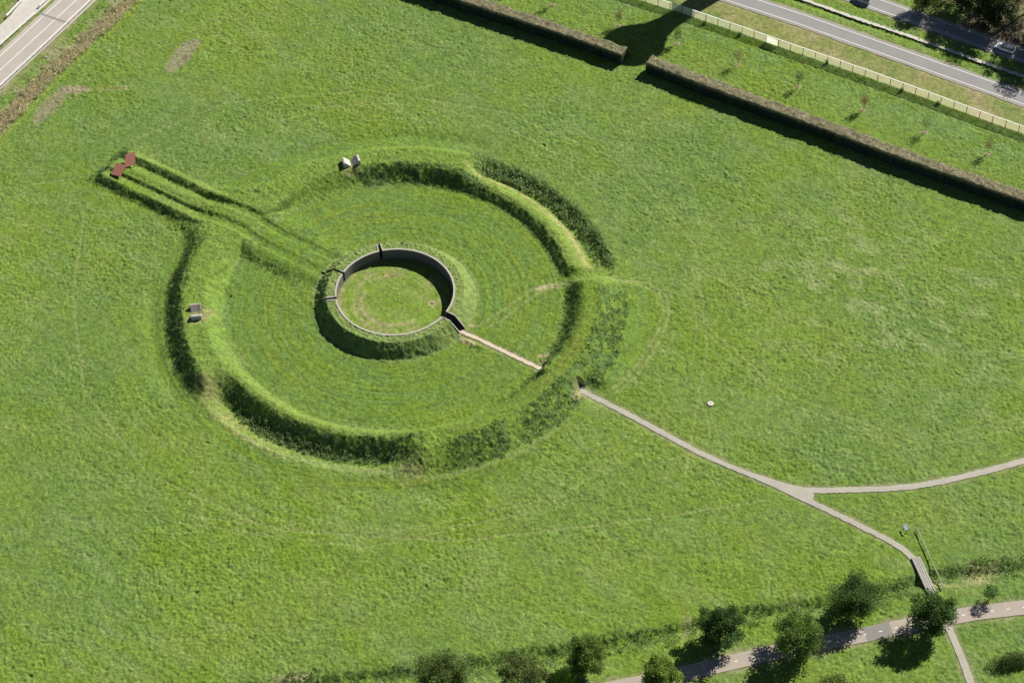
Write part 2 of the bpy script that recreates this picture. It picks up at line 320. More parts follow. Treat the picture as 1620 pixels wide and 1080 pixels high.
def rough(x, y, Z):
    """relief of the sward itself"""
    t = Z['tall']; m = Z['mown']; h = Z['hard']; v = Z['verge']
    a = rn(x, y, 1.25, 61); b = rn(x, y, .66, 67); c = rn(x, y, .42, 71); s = fbm(x*.55, y*1.25, 1.0, 77, 2); g = rn(x, y, .30, 73)
    patch = .72+.5*np.clip(fbm(x, y, 11, 81, 2)+.2, -.6, 1)
    f = (.022*a+.042*b+.085*c+.095*g+.055*s)*patch
    pit = np.clip(rn(x, y, .85, 91)+.45*rn(x, y, .4, 93)-.78, 0, 1)*-.5
    f = f+pit*patch
    mw = .030*b+.035*c+.02*g+.05*(vn(Z['r']*2.6+.3*Z['n1'], Z['th']*.05, 6)-.5)*2
    f = f*(1-m*.75)+mw*m
    t = t*(1-np.exp(-((y-.05)/1.6)**4)*((np.abs(x+43.6) < 2) | (np.abs(x+35.2) < 1.6)))
    tl = .12*a+.15*np.abs(b)+.11*c+.24*np.clip(rn(x, y, .9, 97), 0, 1)
    f = f*(1-t)+(tl+.06)*t
    f = np.where(Z['r'] < 12.1, mw*.6, f); f = f*(1-.6*v)
    f = f-.10*tracks(x, y)
    return f*(1-h)-.05*h
def H(x, y): return float(base_h(np.array([x]), np.array([y]))[0])

# ------------------------------------------------------------ materials
def mat(name, col, rough_=.8, noise=None, bump=None, metallic=0, spec=.3):
    m = bpy.data.materials.new(name); m.use_nodes = True; n = m.node_tree; b = n.nodes['Principled BSDF']
    b.inputs['Roughness'].default_value = rough_; b.inputs['Metallic'].default_value = metallic; b.inputs['Specular IOR Level'].default_value = spec
    b.inputs['Base Color'].default_value = (*col, 1)
    if noise:
        tc = n.nodes.new('ShaderNodeTexCoord'); last = None
        cr = n.nodes.new('ShaderNodeRGB'); cr.outputs[0].default_value = (*col, 1); last = cr.outputs[0]
        for (scl, amp, col2) in noise:
            t = n.nodes.new('ShaderNodeTexNoise'); t.inputs['Scale'].default_value = scl; t.inputs['Detail'].default_value = 4
            n.links.new(tc.outputs['Object'], t.inputs['Vector'])
            rp = n.nodes.new('ShaderNodeMapRange'); rp.inputs[1].default_value = .38; rp.inputs[2].default_value = .64; rp.inputs[3].default_value = 0; rp.inputs[4].default_value = amp
            n.links.new(t.outputs[0], rp.inputs[0])
            mx = n.nodes.new('ShaderNodeMix'); mx.data_type = 'RGBA'; n.links.new(rp.outputs[0], mx.inputs[0]); n.links.new(last, mx.inputs[6]); mx.inputs[7].default_value = (*col2, 1); last = mx.outputs[2]
        n.links.new(last, b.inputs['Base Color'])
    if bump:
        tc = n.nodes.new('ShaderNodeTexCoord'); t = n.nodes.new('ShaderNodeTexNoise'); t.inputs['Scale'].default_value = bump[0]; n.links.new(tc.outputs['Object'], t.inputs['Vector'])
        bp = n.nodes.new('ShaderNodeBump'); bp.inputs['Strength'].default_value = 1; bp.inputs['Distance'].default_value = bump[1]; n.links.new(t.outputs[0], bp.inputs['Height']); n.links.new(bp.outputs[0], b.inputs['Normal'])
    return m
def cover_mat(name, bumpd=.05, trans=0):
    m = bpy.data.materials.new(name); m.use_nodes = True; n = m.node_tree; b = n.nodes['Principled BSDF']
    b.inputs['Roughness'].default_value = .85; b.inputs['Specular IOR Level'].default_value = .15
    at = n.nodes.new('ShaderNodeAttribute'); at.attribute_name = 'Cover'
    tc = n.nodes.new('ShaderNodeTexCoord')
    t = n.nodes.new('ShaderNodeTexNoise'); t.inputs['Scale'].default_value = 4.5; t.inputs['Detail'].default_value = 3; n.links.new(tc.outputs['Object'], t.inputs['Vector'])
    mr = n.nodes.new('ShaderNodeMapRange'); mr.inputs[1].default_value = .3; mr.inputs[2].default_value = .7; mr.inputs[3].default_value = .66; mr.inputs[4].default_value = 1.36; n.links.new(t.outputs[0], mr.inputs[0])
    vm = n.nodes.new('ShaderNodeVectorMath'); vm.operation = 'SCALE'; n.links.new(at.outputs['Color'], vm.inputs[0]); n.links.new(mr.outputs[0], vm.inputs['Scale'])
    n.links.new(vm.outputs[0], b.inputs['Base Color'])
    t2 = n.nodes.new('ShaderNodeTexNoise'); t2.inputs['Scale'].default_value = 3.2; t2.inputs['Detail'].default_value = 4; n.links.new(tc.outputs['Object'], t2.inputs['Vector'])
    bp = n.nodes.new('ShaderNodeBump'); bp.inputs['Strength'].default_value = 1; bp.inputs['Distance'].default_value = bumpd*2; n.links.new(t2.outputs[0], bp.inputs['Height']); n.links.new(bp.outputs[0], b.inputs['Normal'])
    return m
M_GRASS = cover_mat('grass sward')
M_LEAF = cover_mat('herb leaves', .0)
_n = M_LEAF.node_tree; _tr = _n.nodes.new('ShaderNodeBsdfTranslucent'); _mx = _n.nodes.new('ShaderNodeMixShader'); _mx.inputs[0].default_value = .44
_b = _n.nodes['Principled BSDF']; _n.links.new(_b.inputs['Base Color'].links[0].from_socket, _tr.inputs[0]); _n.links.new(_b.outputs[0], _mx.inputs[1]); _n.links.new(_tr.outputs[0], _mx.inputs[2]); _n.links.new(_mx.outputs[0], _n.nodes['Material Output'].inputs[0])
for _l in list(_b.inputs['Normal'].links): _n.links.remove(_l)
M_PATH = mat('path asphalt', (.36,.335,.275), .9, [(.35,.7,(.29,.265,.205)),(2.2,.5,(.43,.41,.35)),(9,.5,(.44,.40,.34))], (30,.01))
M_SAND = mat('sandy path', (.55,.46,.34), .95, [(1.1,.5,(.42,.34,.24)),(6,.6,(.62,.55,.45))], (20,.01))
M_BIKE = mat('cycleway asphalt', (.36,.305,.25), .9, [(.25,.7,(.31,.265,.215)),(1.5,.5,(.39,.34,.285)),(9,.4,(.40,.34,.29))], (40,.006))
M_BIKEP = mat('cycleway patch asphalt', (.21,.20,.18), .9, [(6,.5,(.25,.24,.22))])
M_ROAD = mat('road asphalt', (.25,.245,.235), .88, [(.25,.6,(.215,.21,.205)),(5,.5,(.28,.275,.26))], (40,.006))
M_ROADL = mat('road asphalt pale', (.40,.36,.31), .88, [(.3,.6,(.33,.30,.26)),(5,.5,(.44,.40,.35))], (40,.006))
M_SHOULD = mat('gravel shoulder', (.30,.28,.24), .95, [(2,.6,(.20,.19,.13)),(9,.5,(.38,.36,.31))], (20,.02))
M_WHITE = mat('road paint', (.78,.77,.73), .7, [(3,.35,(.6,.59,.55))])
M_GRAV = mat('pale gravel', (.52,.49,.42), .95, [(1.3,.5,(.3,.32,.2)),(8,.6,(.62,.6,.54))], (12,.05))
M_CONC = mat('weathered concrete', (.42,.40,.36), .9, [(1.3,.5,(.33,.32,.29)),(9,.4,(.5,.48,.44))], (18,.01))
M_TILE = mat('pale paving', (.50,.47,.42), .9, [(.8,.6,(.40,.37,.31)),(5,.4,(.6,.57,.52))])
M_TIMB = mat('weathered timber', (.16,.15,.14), .85, [(2.2,.6,(.10,.095,.09)),(14,.5,(.22,.21,.20))], (25,.01))
M_TIMBTOP = mat('bleached timber cap', (.40,.375,.33), .85, [(3,.6,(.40,.37,.31))])
M_DARKT = mat('shade dark timber', (.04,.038,.036), .8, [(3,.6,(.07,.065,.06))])  # near black paints in the darkness of passage and tunnel
M_RUST = mat('rusted steel plate', (.31,.125,.085), .75, [(1.2,.8,(.27,.13,.10)),(4,.6,(.44,.19,.12))], (12,.005))
M_GRAN = mat('pale granite', (.50,.47,.43), .75, [(2,.7,(.36,.34,.31)),(7,.5,(.60,.57,.53))], (9,.03))
M_GRANG = mat('dim rough granite', (.36,.30,.27), .85, [(2.5,.8,(.24,.21,.18)),(7,.6,(.45,.41,.37))], (6,.06))  # rough, browner copy of the granite; weak sun on its face painted in
M_BARK = mat('bark', (.12,.095,.07), .9, [(4,.6,(.07,.055,.04))], (15,.02))
M_TWIG = mat('young bark', (.30,.23,.14), .9)
M_GALV = mat('galvanised steel', (.60,.60,.57), .45, None, None, .55)
M_FENCEP = mat('dark green fence post', (.05,.07,.055), .6)
M_RAILW = mat('pale fence coating', (.88,.87,.80), .6)
def translucent(m, f):
    n = m.node_tree; b = n.nodes['Principled BSDF']; t = n.nodes.new('ShaderNodeBsdfTranslucent'); t.inputs[0].default_value = b.inputs['Base Color'].default_value; x = n.nodes.new('ShaderNodeMixShader'); x.inputs[0].default_value = f
    n.links.new(b.outputs[0], x.inputs[1]); n.links.new(t.outputs[0], x.inputs[2]); n.links.new(x.outputs[0], n.nodes['Material Output'].inputs[0]); return m
M_SLAT = translucent(mat('pale mesh plastic', (.90,.87,.72), .6), .65)
M_PANEL = translucent(mat('white sign sheet', (.95,.95,.93), .5), .92)
M_BOARD = mat('boardwalk planks', (.36,.34,.30), .85, [(3,.6,(.25,.235,.20)),(9,.5,(.42,.40,.36))])
M_MULCH = mat('mulch', (.30,.24,.15), .95, [(6,.7,(.25,.18,.12))], (10,.05))
M_TYRE = mat('tyre rubber', (.02,.02,.02), .8)
M_GLASS = mat('car glass', (.02,.03,.04), .08, None, None, 0, .8)
M_CARW = mat('car paint light', (.94,.95,.96), .25, None, None, 0, .6)
M_CARS = mat('car paint blue grey', (.58,.66,.74), .28, None, None, .3, .6)
M_LAMP = mat('headlamp', (.85,.87,.9), .1, None, None, 0, .8)
M_TAIL = mat('tail lamp', (.45,.02,.02), .2)
M_PLAST = mat('black trim', (.03,.03,.03), .6)
M_BRICK = mat('tower concrete', (.45,.43,.40), .9, [(.4,.5,(.36,.35,.33))])

# ------------------------------------------------------------ the ground: one sheet to the horizon
yaw = -0.99527; fx_, fy_ = math.cos(yaw), math.sin(yaw); rx_, ry_ = fy_, -fx_
def axis(a, b, st):
    core = np.arange(a, b+st/2, st); g = st*1.3**np.arange(1, 27).cumsum()*0
    steps = st*1.36**np.arange(1, 25); out = np.cumsum(steps)
    return np.concatenate([core[0]-out[::-1], core, core[-1]+out])
STEP = 0.19
U_ = axis(-101, 150, STEP); V_ = axis(-98, 101, STEP)
uu, vv = np.meshgrid(U_, V_); X = uu*rx_+vv*fx_; Y = uu*ry_+vv*fy_
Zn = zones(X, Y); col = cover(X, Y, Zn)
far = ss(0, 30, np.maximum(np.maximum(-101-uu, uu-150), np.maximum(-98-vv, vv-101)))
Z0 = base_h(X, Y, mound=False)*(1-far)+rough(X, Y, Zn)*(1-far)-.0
R_ = np.hypot(X, Y)
Z0 = np.where(R_ < 17.6, Z0-.06, Z0)
nv, nu = X.shape; idx = np.arange(nv*nu).reshape(nv, nu)
quads = np.stack([idx[:-1, :-1], idx[:-1, 1:], idx[1:, 1:], idx[1:, :-1]], -1).reshape(-1, 4)
P3 = np.stack([X, Y, Z0], -1).reshape(-1, 3); colf = col.reshape(-1, 3)
# orientation check so that normals point up
e1 = P3[quads[0, 1]]-P3[quads[0, 0]]; e2 = P3[quads[0, 2]]-P3[quads[0, 0]]
if e1[0]*e2[1]-e1[1]*e2[0] < 0: quads = quads[:, ::-1]
cx = P3[quads].mean(1); rr = np.hypot(cx[:, 0], cx[:, 1])
ave = (cx[:, 0] > 45.5) & (cx[:, 0] < 75.6) & (np.abs(cx[:, 1]) < 7) | (cx[:, 0] > 12) & (cx[:, 0] <= 34.2) & (cx[:, 1] > -7) & (cx[:, 1] < 7.2) & (rr > 17)
ring = (rr > 34.1) & (rr < 47) & ~ave
hole = rr < 17.2
def region(name, mask, **k):
    q = quads[mask]; used, inv = np.unique(q, return_inverse=True)
    o = npmesh(name, P3[used], inv.reshape(-1, 4), M_GRASS, None, colf[used]); return props(o, kind='structure', **k)
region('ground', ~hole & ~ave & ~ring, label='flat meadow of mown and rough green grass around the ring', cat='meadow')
region('ring_embankment', ring & ~hole, label='large circular grass embankment with two reedy canals in its outer side', cat='embankment')
region('avenue_embankment', ave & ~hole, label='straight grassy double bank running from the ring to two rust red plates', cat='embankment')

# inner mound against the palisade, its slots and the court floor (polar grids)
SLOTS = [(math.radians(-41.3), .32, 'a'), (math.radians(7.0), .32, 'b'), (math.radians(41.3), .32, 'c'), (math.radians(180), .80, 'd')]
RR = np.concatenate([np.arange(12.12, 17.0, .11), [17.2, 17.6, 18.1]])
mv, mf, nb = [], [], 0
for i, (t0, w0, _) in enumerate(SLOTS):
    t1, w1, _ = SLOTS[(i+1) % 4]
    if i == 3: t1 += 2*math.pi
    n = int(abs(t1-t0)*14/.13); ts = np.linspace(0, 1, n)
    a0 = t0+np.arcsin(w0/RR); a1 = t1-np.arcsin(w1/RR)
    A = a0[:, None]+(a1-a0)[:, None]*ts[None]; r2 = RR[:, None]+0*A; x = r2*np.cos(A); y = r2*np.sin(A)
    mv.append((x, y, False))
    B = np.linspace(-1, 1, 5)[None]*np.arcsin(w0/RR)[:, None]+t0; mv.append((np.cos(B)*RR[:, None], np.sin(B)*RR[:, None], True))
VV, FF, CC = [], [], []
for i_, (x, y, slot) in enumerate(mv):
    z = zones(x, y); h = base_h(x, y, mound=not slot)+rough(x, y, z)*(.25 if slot else 1)
    if slot:
        wide = i_ > 5
        h = h*0+.02 if wide else np.where(np.hypot(x, y) < 14.3, .02, 2.62*np.clip((16.45-np.hypot(x, y))/2.5, 0, 1)+.05)
    c = cover(x, y, z)
    if slot: c = np.where((np.hypot(x, y) < (99 if i_ > 5 else 14.3))[..., None], mix(np.broadcast_to(SOIL*.5, c.shape), SOIL*.7, np.clip(z['n2'], 0, 1)), c)
    a, b = x.shape; ix = np.arange(a*b).reshape(a, b)+nb; nb += a*b
    FF.append(np.stack([ix[:-1, :-1], ix[1:, :-1], ix[1:, 1:], ix[:-1, 1:]], -1).reshape(-1, 4)); VV.append(np.stack([x, y, h], -1).reshape(-1, 3)); CC.append(c.reshape(-1, 3))
props(npmesh('inner_mound', np.concatenate(VV), np.concatenate(FF), M_GRASS, None, np.concatenate(CC)), kind='structure', label='round grass mound banked against the timber palisade', cat='mound')
ra = np.linspace(.05, 12.1, 70); ta = np.linspace(0, 2*math.pi, 361)[:-1]
x = ra[:, None]*np.cos(ta); y = ra[:, None]*np.sin(ta); z = zones(x, y); h = rough(x, y, z)+.03; a, b = x.shape; ix = np.arange(a*b).reshape(a, b); nx = np.roll(ix, -1, 1)
Fq = np.stack([ix[:-1], ix[1:], nx[1:], nx[:-1]], -1).reshape(-1, 4)
VV = np.stack([x, y, h], -1).reshape(-1, 3); VV = np.vstack([VV]); 
props(npmesh('court_floor', VV, Fq, M_GRASS, None, cover(x, y, z).reshape(-1, 3)), kind='structure', label='round worn grass floor inside the palisade', cat='grass floor')

# ------------------------------------------------------------ paved sheets draped on the ground
def ribbon(name, pts, width, m, z=.03, label=None, offs=0, seg=1.2, wob=.0, cat='path', y0=None):
    P = [Vector(p).to_2d() for p in pts]; out = []
    for a, b in zip(P[:-1], P[1:]):
        n = max(1, int((b-a).length/seg)); out += [a+(b-a)*(i/n) for i in range(n)]
    out.append(P[-1]); mb = MB(); vs = []
    for i, p in enumerate(out):
        d = (out[min(i+1, len(out)-1)]-out[max(i-1, 0)]).normalized(); nn = Vector((-d.y, d.x))
        wl = width/2+random.uniform(-wob, wob); wr = width/2+random.uniform(-wob, wob)
        for s, w_ in ((1, wl), (-1, wr)):
            q = p+nn*(offs+s*w_); vs.append((q.x, q.y, z))
    mb.add(vs, [(2*i+1, 2*i+3, 2*i+2, 2*i) for i in range(len(out)-1)])
    return props(mb.build(name, m), kind='structure', label=label, cat=cat)
def patch(name, poly, m, z, label, cat):
    mb = MB(); mb.add([(x, y, z) for x, y in poly], [tuple(range(len(poly)))]); o = mb.build(name, m)
    if o.data.polygons[0].normal.z < 0: o.data.flip_normals()
    return props(o, kind='structure', label=label, cat=cat)
ribbon('footpath', MAIN, 1.18, M_PATH, .035, 'narrow grey footpath from the ring tunnel to the boardwalk', wob=.09, seg=.5)
ribbon('footpath', BRANCH[1:], 1.32, M_PATH, .039, 'grey footpath curving away to the right edge', wob=.09, seg=.5)
patch('path_junction', [(-82,1.1),(-86.5,.35),(-89.3,-.1),(-91.5,-.75),(-94.0,-.9),(-94.6,-.4),(-94.9,.6),(-97,1.6),(-94,2.1),(-88,2.0),(-83.5,2.1)], M_PATH, .043, 'wide fork where two grey footpaths meet', 'path')
ribbon('inner_path', INNERP, .85, M_SAND, .04, 'sandy path crossing the ring floor to the palisade entrance', wob=.10, seg=.6)
ribbon('cycleway', BIKE, 3.05, M_BIKE, .035, 'pinkish asphalt cycleway with short white centre dashes', wob=.02)
patch('asphalt_patch', [(-115.55,21.75),(-118.95,18.2),(-121.0,20.35),(-117.6,23.9)], M_BIKEP, .042, 'darker grey asphalt repair across the cycleway', 'road repair')
ribbon('footpath', SOUTHP, 1.3, M_PATH, .032, 'short footpath leading from the cycleway to the bottom edge', wob=.05)
ribbon('road_shoulder', ROAD1, 5.4, M_SHOULD, .03, 'stony shoulder of the nearer trunk road', wob=.12, cat='shoulder')
ribbon('road', ROAD1, 4.3, M_ROAD, .036, 'single lane grey road nearer the fence', cat='road')
ribbon('road_shoulder', ROAD2, 5.3, M_SHOULD, .03, 'stony shoulder of the farther road by the trees', wob=.12, cat='shoulder')
ribbon('road', ROAD2, 4.3, M_ROAD, .036, 'single lane grey road beside the trees with cars', cat='road')
ribbon('gravel_drain', GRAVEL, .95, M_GRAV, .05, 'pale gravel drain between the two roads', wob=.16, seg=.7, cat='drain')
ribbon('road', ROADL, 8.4, M_ROADL, .03, 'pale two lane road crossing the corner at the left', cat='road')
for pts, off, lb in ((ROAD1,1.75,'white edge line on the nearer road, fence side'),(ROAD1,-1.75,'white edge line on the nearer road, far side'),(ROAD2,1.75,'white edge line on the farther road, drain side'),(ROAD2,-1.75,'white edge line on the farther road, tree side')):
    ribbon('edge_line', pts, .16 if pts is ROAD1 else .15, M_WHITE, .042, lb, offs=off, cat='road marking')
for off, wd, lb in ((0,.18,'white centre line of the corner road'),(3.1,.16,'white edge line of the corner road, far side'),(-3.1,.16,'white edge line of the corner road, meadow side')):
    ribbon('lane_line', ROADL, wd, M_WHITE, .036, lb, offs=-off, cat='road marking')
def at_road(pts, y):
    for a, b in zip(pts[:-1], pts[1:]):
        if min(a[1], b[1]) <= y <= max(a[1], b[1]): t = (y-a[1])/(b[1]-a[1]); return a[0]+t*(b[0]-a[0])
xr = at_road(ROADL, -31.8)
patch('expansion_joint', [(xr-3.6,-31.9),(xr+4.1,-31.2),(xr+4.1,-31.75),(xr-3.6,-32.45)], M_BIKEP, .040, 'dark joint strip crossing the corner road', 'road joint')
patch('paved_yard', [(121.9,-8),(122.3,-20),(122.2,-27),(122.6,-33),(123.4,-45),(129.8,-45),(128.6,-33),(127.0,-27),(126.4,-8)], M_TILE, .03, 'pale paved yard beside the corner road', 'pavement')
# cycleway dashes
L_ = 0; pos = []
for a, b in zip(BIKE[:-1], BIKE[1:]):
    d = math.hypot(b[0]-a[0], b[1]-a[1]); t = 0
    while t < d:
        pos.append((a[0]+(b[0]-a[0])*t/d, a[1]+(b[1]-a[1])*t/d, math.atan2(b[1]-a[1], b[0]-a[0]))); t += 2.93
for x, y, an in pos:
    if not (-140 < x < -78): continue
    ca, sa = math.cos(an), math.sin(an); p = [(x+u*ca-v*sa, y+u*sa+v*ca) for u, v in ((-.3,-.075),(.3,-.075),(.3,.075),(-.3,.075))]
    o = patch('centre_dash', p, M_WHITE, .048, 'short white centre dash on the pinkish cycleway', 'road marking'); o['group'] = 'centre dashes of the cycleway'

# ------------------------------------------------------------ palisade
pal = empty('timber_palisade', (0,0,0), label='round weathered timber palisade around the grass court', cat='palisade')
mb = MB(); cap = MB(); NP = 300
gaps = [(t, w_+.02) for t, w_, _ in SLOTS]
def ingap(a):
    for t, w_ in gaps:
        d = (a-t+math.pi) % (2*math.pi)-math.pi
        if abs(d) < w_/12: return True
    return False
for i in range(NP):
    a = 2*math.pi*(i+.5)/NP
    if ingap(a): continue
    h = 2.62+random.uniform(-.03, .03); Mx = Matrix.Rotation(a, 4, 'Z') @ Matrix.Translation((11.92+random.uniform(-.015, .015), 0, 0))
    mb.box(-.11, .11, -.122, .122, -.2, h, Mx)
mb.build('plank_wall', M_TIMB, pal)
def arc(mb, a0, a1, r0, r1, z0, z1, n=60):
    for k in range(n):
        t0 = a0+(a1-a0)*k/n; t1 = a0+(a1-a0)*(k+1)/n
        v = [(r*math.cos(t), r*math.sin(t), z) for z in (z0, z1) for t in (t0, t1) for r in (r0, r1)]
        mb.add(v, [(4,5,7,6),(0,4,6,2),(1,3,7,5),(0,1,5,4),(2,6,7,3)])
order = [(-41.3,7.0),(7.0,41.3),(41.3,180),(180,318.7)]
ww = {-41.3:.32, 7.0:.32, 41.3:.32, 180:.8, 318.7:.32}
for a, b in order:
    cap = MB(); arc(cap, math.radians(a)+ww[a]/12, math.radians(b)-ww[b]/12, 11.79, 12.17, 2.655, 2.72); cap.build('rim_cap', M_TIMBTOP, pal)
for (t, w_, nm), lb in zip(SLOTS, ('narrow timber sided sight slot at the far rim of the mound','narrow timber sided sight slot facing the grassy avenue','narrow timber sided sight slot on the shaded left of the mound','dark walled entrance passage cut through the mound beside the sandy path')):
    e = empty('entrance_passage' if nm == 'd' else 'sight_slot', (12*math.cos(t), 12*math.sin(t), 0), t, label=lb, cat='passage' if nm == 'd' else 'sight slot')
    if nm != 'd': e['group'] = 'sight slots cut through the mound'
    Lr = 4.1 if nm == 'd' else 2.4
    for s in (-1, 1):
        m_ = MB(); prof = [(.23, -.1), (Lr, -.1), (Lr, .55 if nm == 'd' else 2.25), (1.9, 2.68), (.23, 2.68)]
        y0, y1 = (w_-.02, w_+.14) if s > 0 else (-w_-.14, -w_+.02); n = len(prof)
        m_.add([(px, y0, pz) for px, pz in prof]+[(px, y1, pz) for px, pz in prof], [(i, (i+1) % n, n+(i+1) % n, n+i) for i in range(n)]+[tuple(range(n))[::-1], tuple(range(n, 2*n))])
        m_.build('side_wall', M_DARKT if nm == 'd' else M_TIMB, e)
        k = MB(); a_, b_ = (y0-.01, y1+.05) if s > 0 else (y0-.05, y1+.01)
        k.box(.25, 1.92, a_, b_, 2.683, 2.73)
        dx, dz = Lr-1.9, (.55 if nm == 'd' else 2.25)-2.68; ang = math.atan2(dz, dx); LL = math.hypot(dx, dz)
        k.box(0.02, LL, a_, b_, .003, .05, Matrix.Translation((1.92, 0, 2.683)) @ Matrix.Rotation(-ang, 4, 'Y'))
        k.build('wall_cap', M_TIMBTOP, e)
o = MB(); o.lathe([(0.001,.16),(.13,.16),(.16,.13),(.16,0)], 12); o = o.build('centre_stone', M_GRAN); props(o, label='small white marker stone at the middle of the court', cat='marker stone')
# well cover in the meadow
e = empty('well_cover', (-67.4,-9.7,0), label='round pale concrete well cover alone in the meadow', cat='well cover')
a = MB(); a.lathe([(0.001,.22),(.45,.24),(.58,.22),(.62,.16),(.62,-.3)], 28); a.build('concrete_ring', mat('limewashed concrete', (.62,.56,.46), .9, [(4,.6,(.5,.46,.4))]), e)
a = MB(); a.lathe([(0.001,.275),(.17,.275),(.2,.245)], 16); a.build('lid', M_CONC, e)

# ------------------------------------------------------------ steel plates
def plate(o, e1, e2, label):
    o, e1, e2 = Vector(o), Vector(e1), Vector(e2); n = e1.cross(e2).normalized(); t = .07
    e = empty('steel_plate', (o.x, o.y, 0), label=label, cat='steel plate', group='steel plates at the end of the avenue'); oo = o-Vector((o.x, o.y, 0))
    c = [oo, oo+e1, oo+e1+e2, oo+e2]; m_ = MB(); m_.add([v-n*t for v in c]+c, [(3,2,1,0),(4,5,6,7),(0,1,5,4),(1,2,6,5),(2,3,7,6),(3,0,4,7)]); m_.build('plate', M_RUST, e)
    for u, v in ((.12,.12),(.88,.12),(.88,.88),(.12,.88)):
        p = oo+e1*u+e2*v-n*(t+.01); k = MB(); k.tube((p.x, p.y, -1.0), p, .07, .07, 8); k.build('support_leg', M_RUST, e)
plate((71.7, 3.0, 1.5), (-2.35,-.42,.2), (.59,-2.76,.9), 'rust red square steel plate at the avenue end, the lower left one')
plate((70.6,-.4, 1.35), (-1.5,-1.6,.44), (1.9,-2.5,.85), 'rust red square steel plate at the avenue end, the upper right one')

# ------------------------------------------------------------ granite wedges
def wedge(cx_, cy_, z, ang, side, m_, label):
    e = empty('granite_wedge', (cx_, cy_, z), ang, label=label, cat='granite block')
    prof = [(.04,0),(1.42,1.35),(1.80,1.28),(1.92,0)]; m = MB(); nn = 6; vs = []
    for k in range(nn):
        xx = -1.05+2.1*k/(nn-1)
        for t, zz in prof: vs.append((xx+random.uniform(-.04,.04), side*t+random.uniform(-.035,.035), zz-.25+random.uniform(-.05,.05)*(zz > 0)))
    n = 4; fs = [(k*n+i, k*n+(i+1) % n, (k+1)*n+(i+1) % n, (k+1)*n+i) for k in range(nn-1) for i in range(n)]+[(0,1,2,3)[::-1], tuple(range((nn-1)*n, nn*n))]
    m.add(vs, fs); o = m.build('stone', m_, e); mo = o.modifiers.new('bevel', 'BEVEL'); mo.width = .05; mo.segments = 2
zt = 2.5
a1 = math.radians(-41.3); wedge(29.6,-26.4, zt, a1, 1, M_GRAN, 'pale granite wedge, left of the pair at the top of the ring'); wedge(29.6,-26.4, zt, a1, -1, M_GRAN, 'granite wedge with dark inner face, right of the pair at the top of the ring')
a2 = math.radians(41.3); wedge(30.35,26.1, zt, a2, -1, M_GRANG, 'broad rough grey granite wedge on the left bank of the ring, the upper of two'); wedge(30.35,26.1, zt, a2, 1, M_GRAN, 'granite wedge with a bright top edge on the left bank, the lower of two')

# ------------------------------------------------------------ tunnel through the west bank
tn = empty('tunnel', (-39.4,.05,0), label='triangular tunnel through the grass bank at the end of the footpath', cat='tunnel')
HW, HT = 1.45, 2.0
def tri(mb, x0, x1, w0, h0, l0, l1):                     # hollow triangular frame leaning back with the slope
    w1, h1 = w0-.2, h0-.3
    V = [(x+(l if zz > 1 else 0), yy, zz) for x, l in ((x0, l0), (x1, l1)) for yy, zz in ((-w0,0),(0,h0),(w0,0),(-w1,.02),(0,h1),(w1,.02))]
    mb.add(V, [(0,1,4,3),(1,2,5,4),(6,9,10,7),(7,10,11,8),(0,6,7,1),(1,7,8,2),(3,4,10,9),(4,5,11,10),(0,3,9,6),(2,8,11,5)])
for x0, x1, l in ((-5.36,-5.1,1.95),(4.62,4.88,-1.6)):
    m = MB(); tri(m, x0, x1, HW, HT, l, l); m.build('portal_frame', M_CONC, tn)
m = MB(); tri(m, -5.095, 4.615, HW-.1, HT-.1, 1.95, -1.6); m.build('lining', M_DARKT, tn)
m = MB(); m.box(-5.3, 4.8, -1.2, 1.2, .0, .015); m.build('tunnel_floor', M_DARKT, tn)  # lining and floor carry the tunnel's darkness in their colour

# ------------------------------------------------------------ leaf geometry
def leaves(name, P, size, colr, m=M_LEAF, parent=None, up=.0, aspect=.55, jit=.25):
    """many small leaf quads at points P"""
    n = len(P); sz = size*(.6+.8*rng.random(n))
    d = rng.normal(size=(n, 3)); d[:, 2] = np.abs(d[:, 2])*(.6+up)+up; d /= np.linalg.norm(d, axis=1)[:, None]
    b = np.cross(d, rng.normal(size=(n, 3))); b /= np.linalg.norm(b, axis=1)[:, None]+1e-9
    a = d*sz[:, None]; c = b*sz[:, None]*aspect*.5
    V = np.empty((n, 4, 3)); V[:, 0] = P; V[:, 1] = P+a*.5+c; V[:, 2] = P+a; V[:, 3] = P+a*.5-c
    Fq = np.arange(n*4).reshape(n, 4)
    cc = np.asarray(colr)*(1+jit*(rng.random((n, 1))*2-1)); cc = np.repeat(cc, 4, 0)
    return npmesh(name, V.reshape(-1, 3), Fq, m, parent, cc, smooth=False)
GT = np.array((.125,.205,.055))
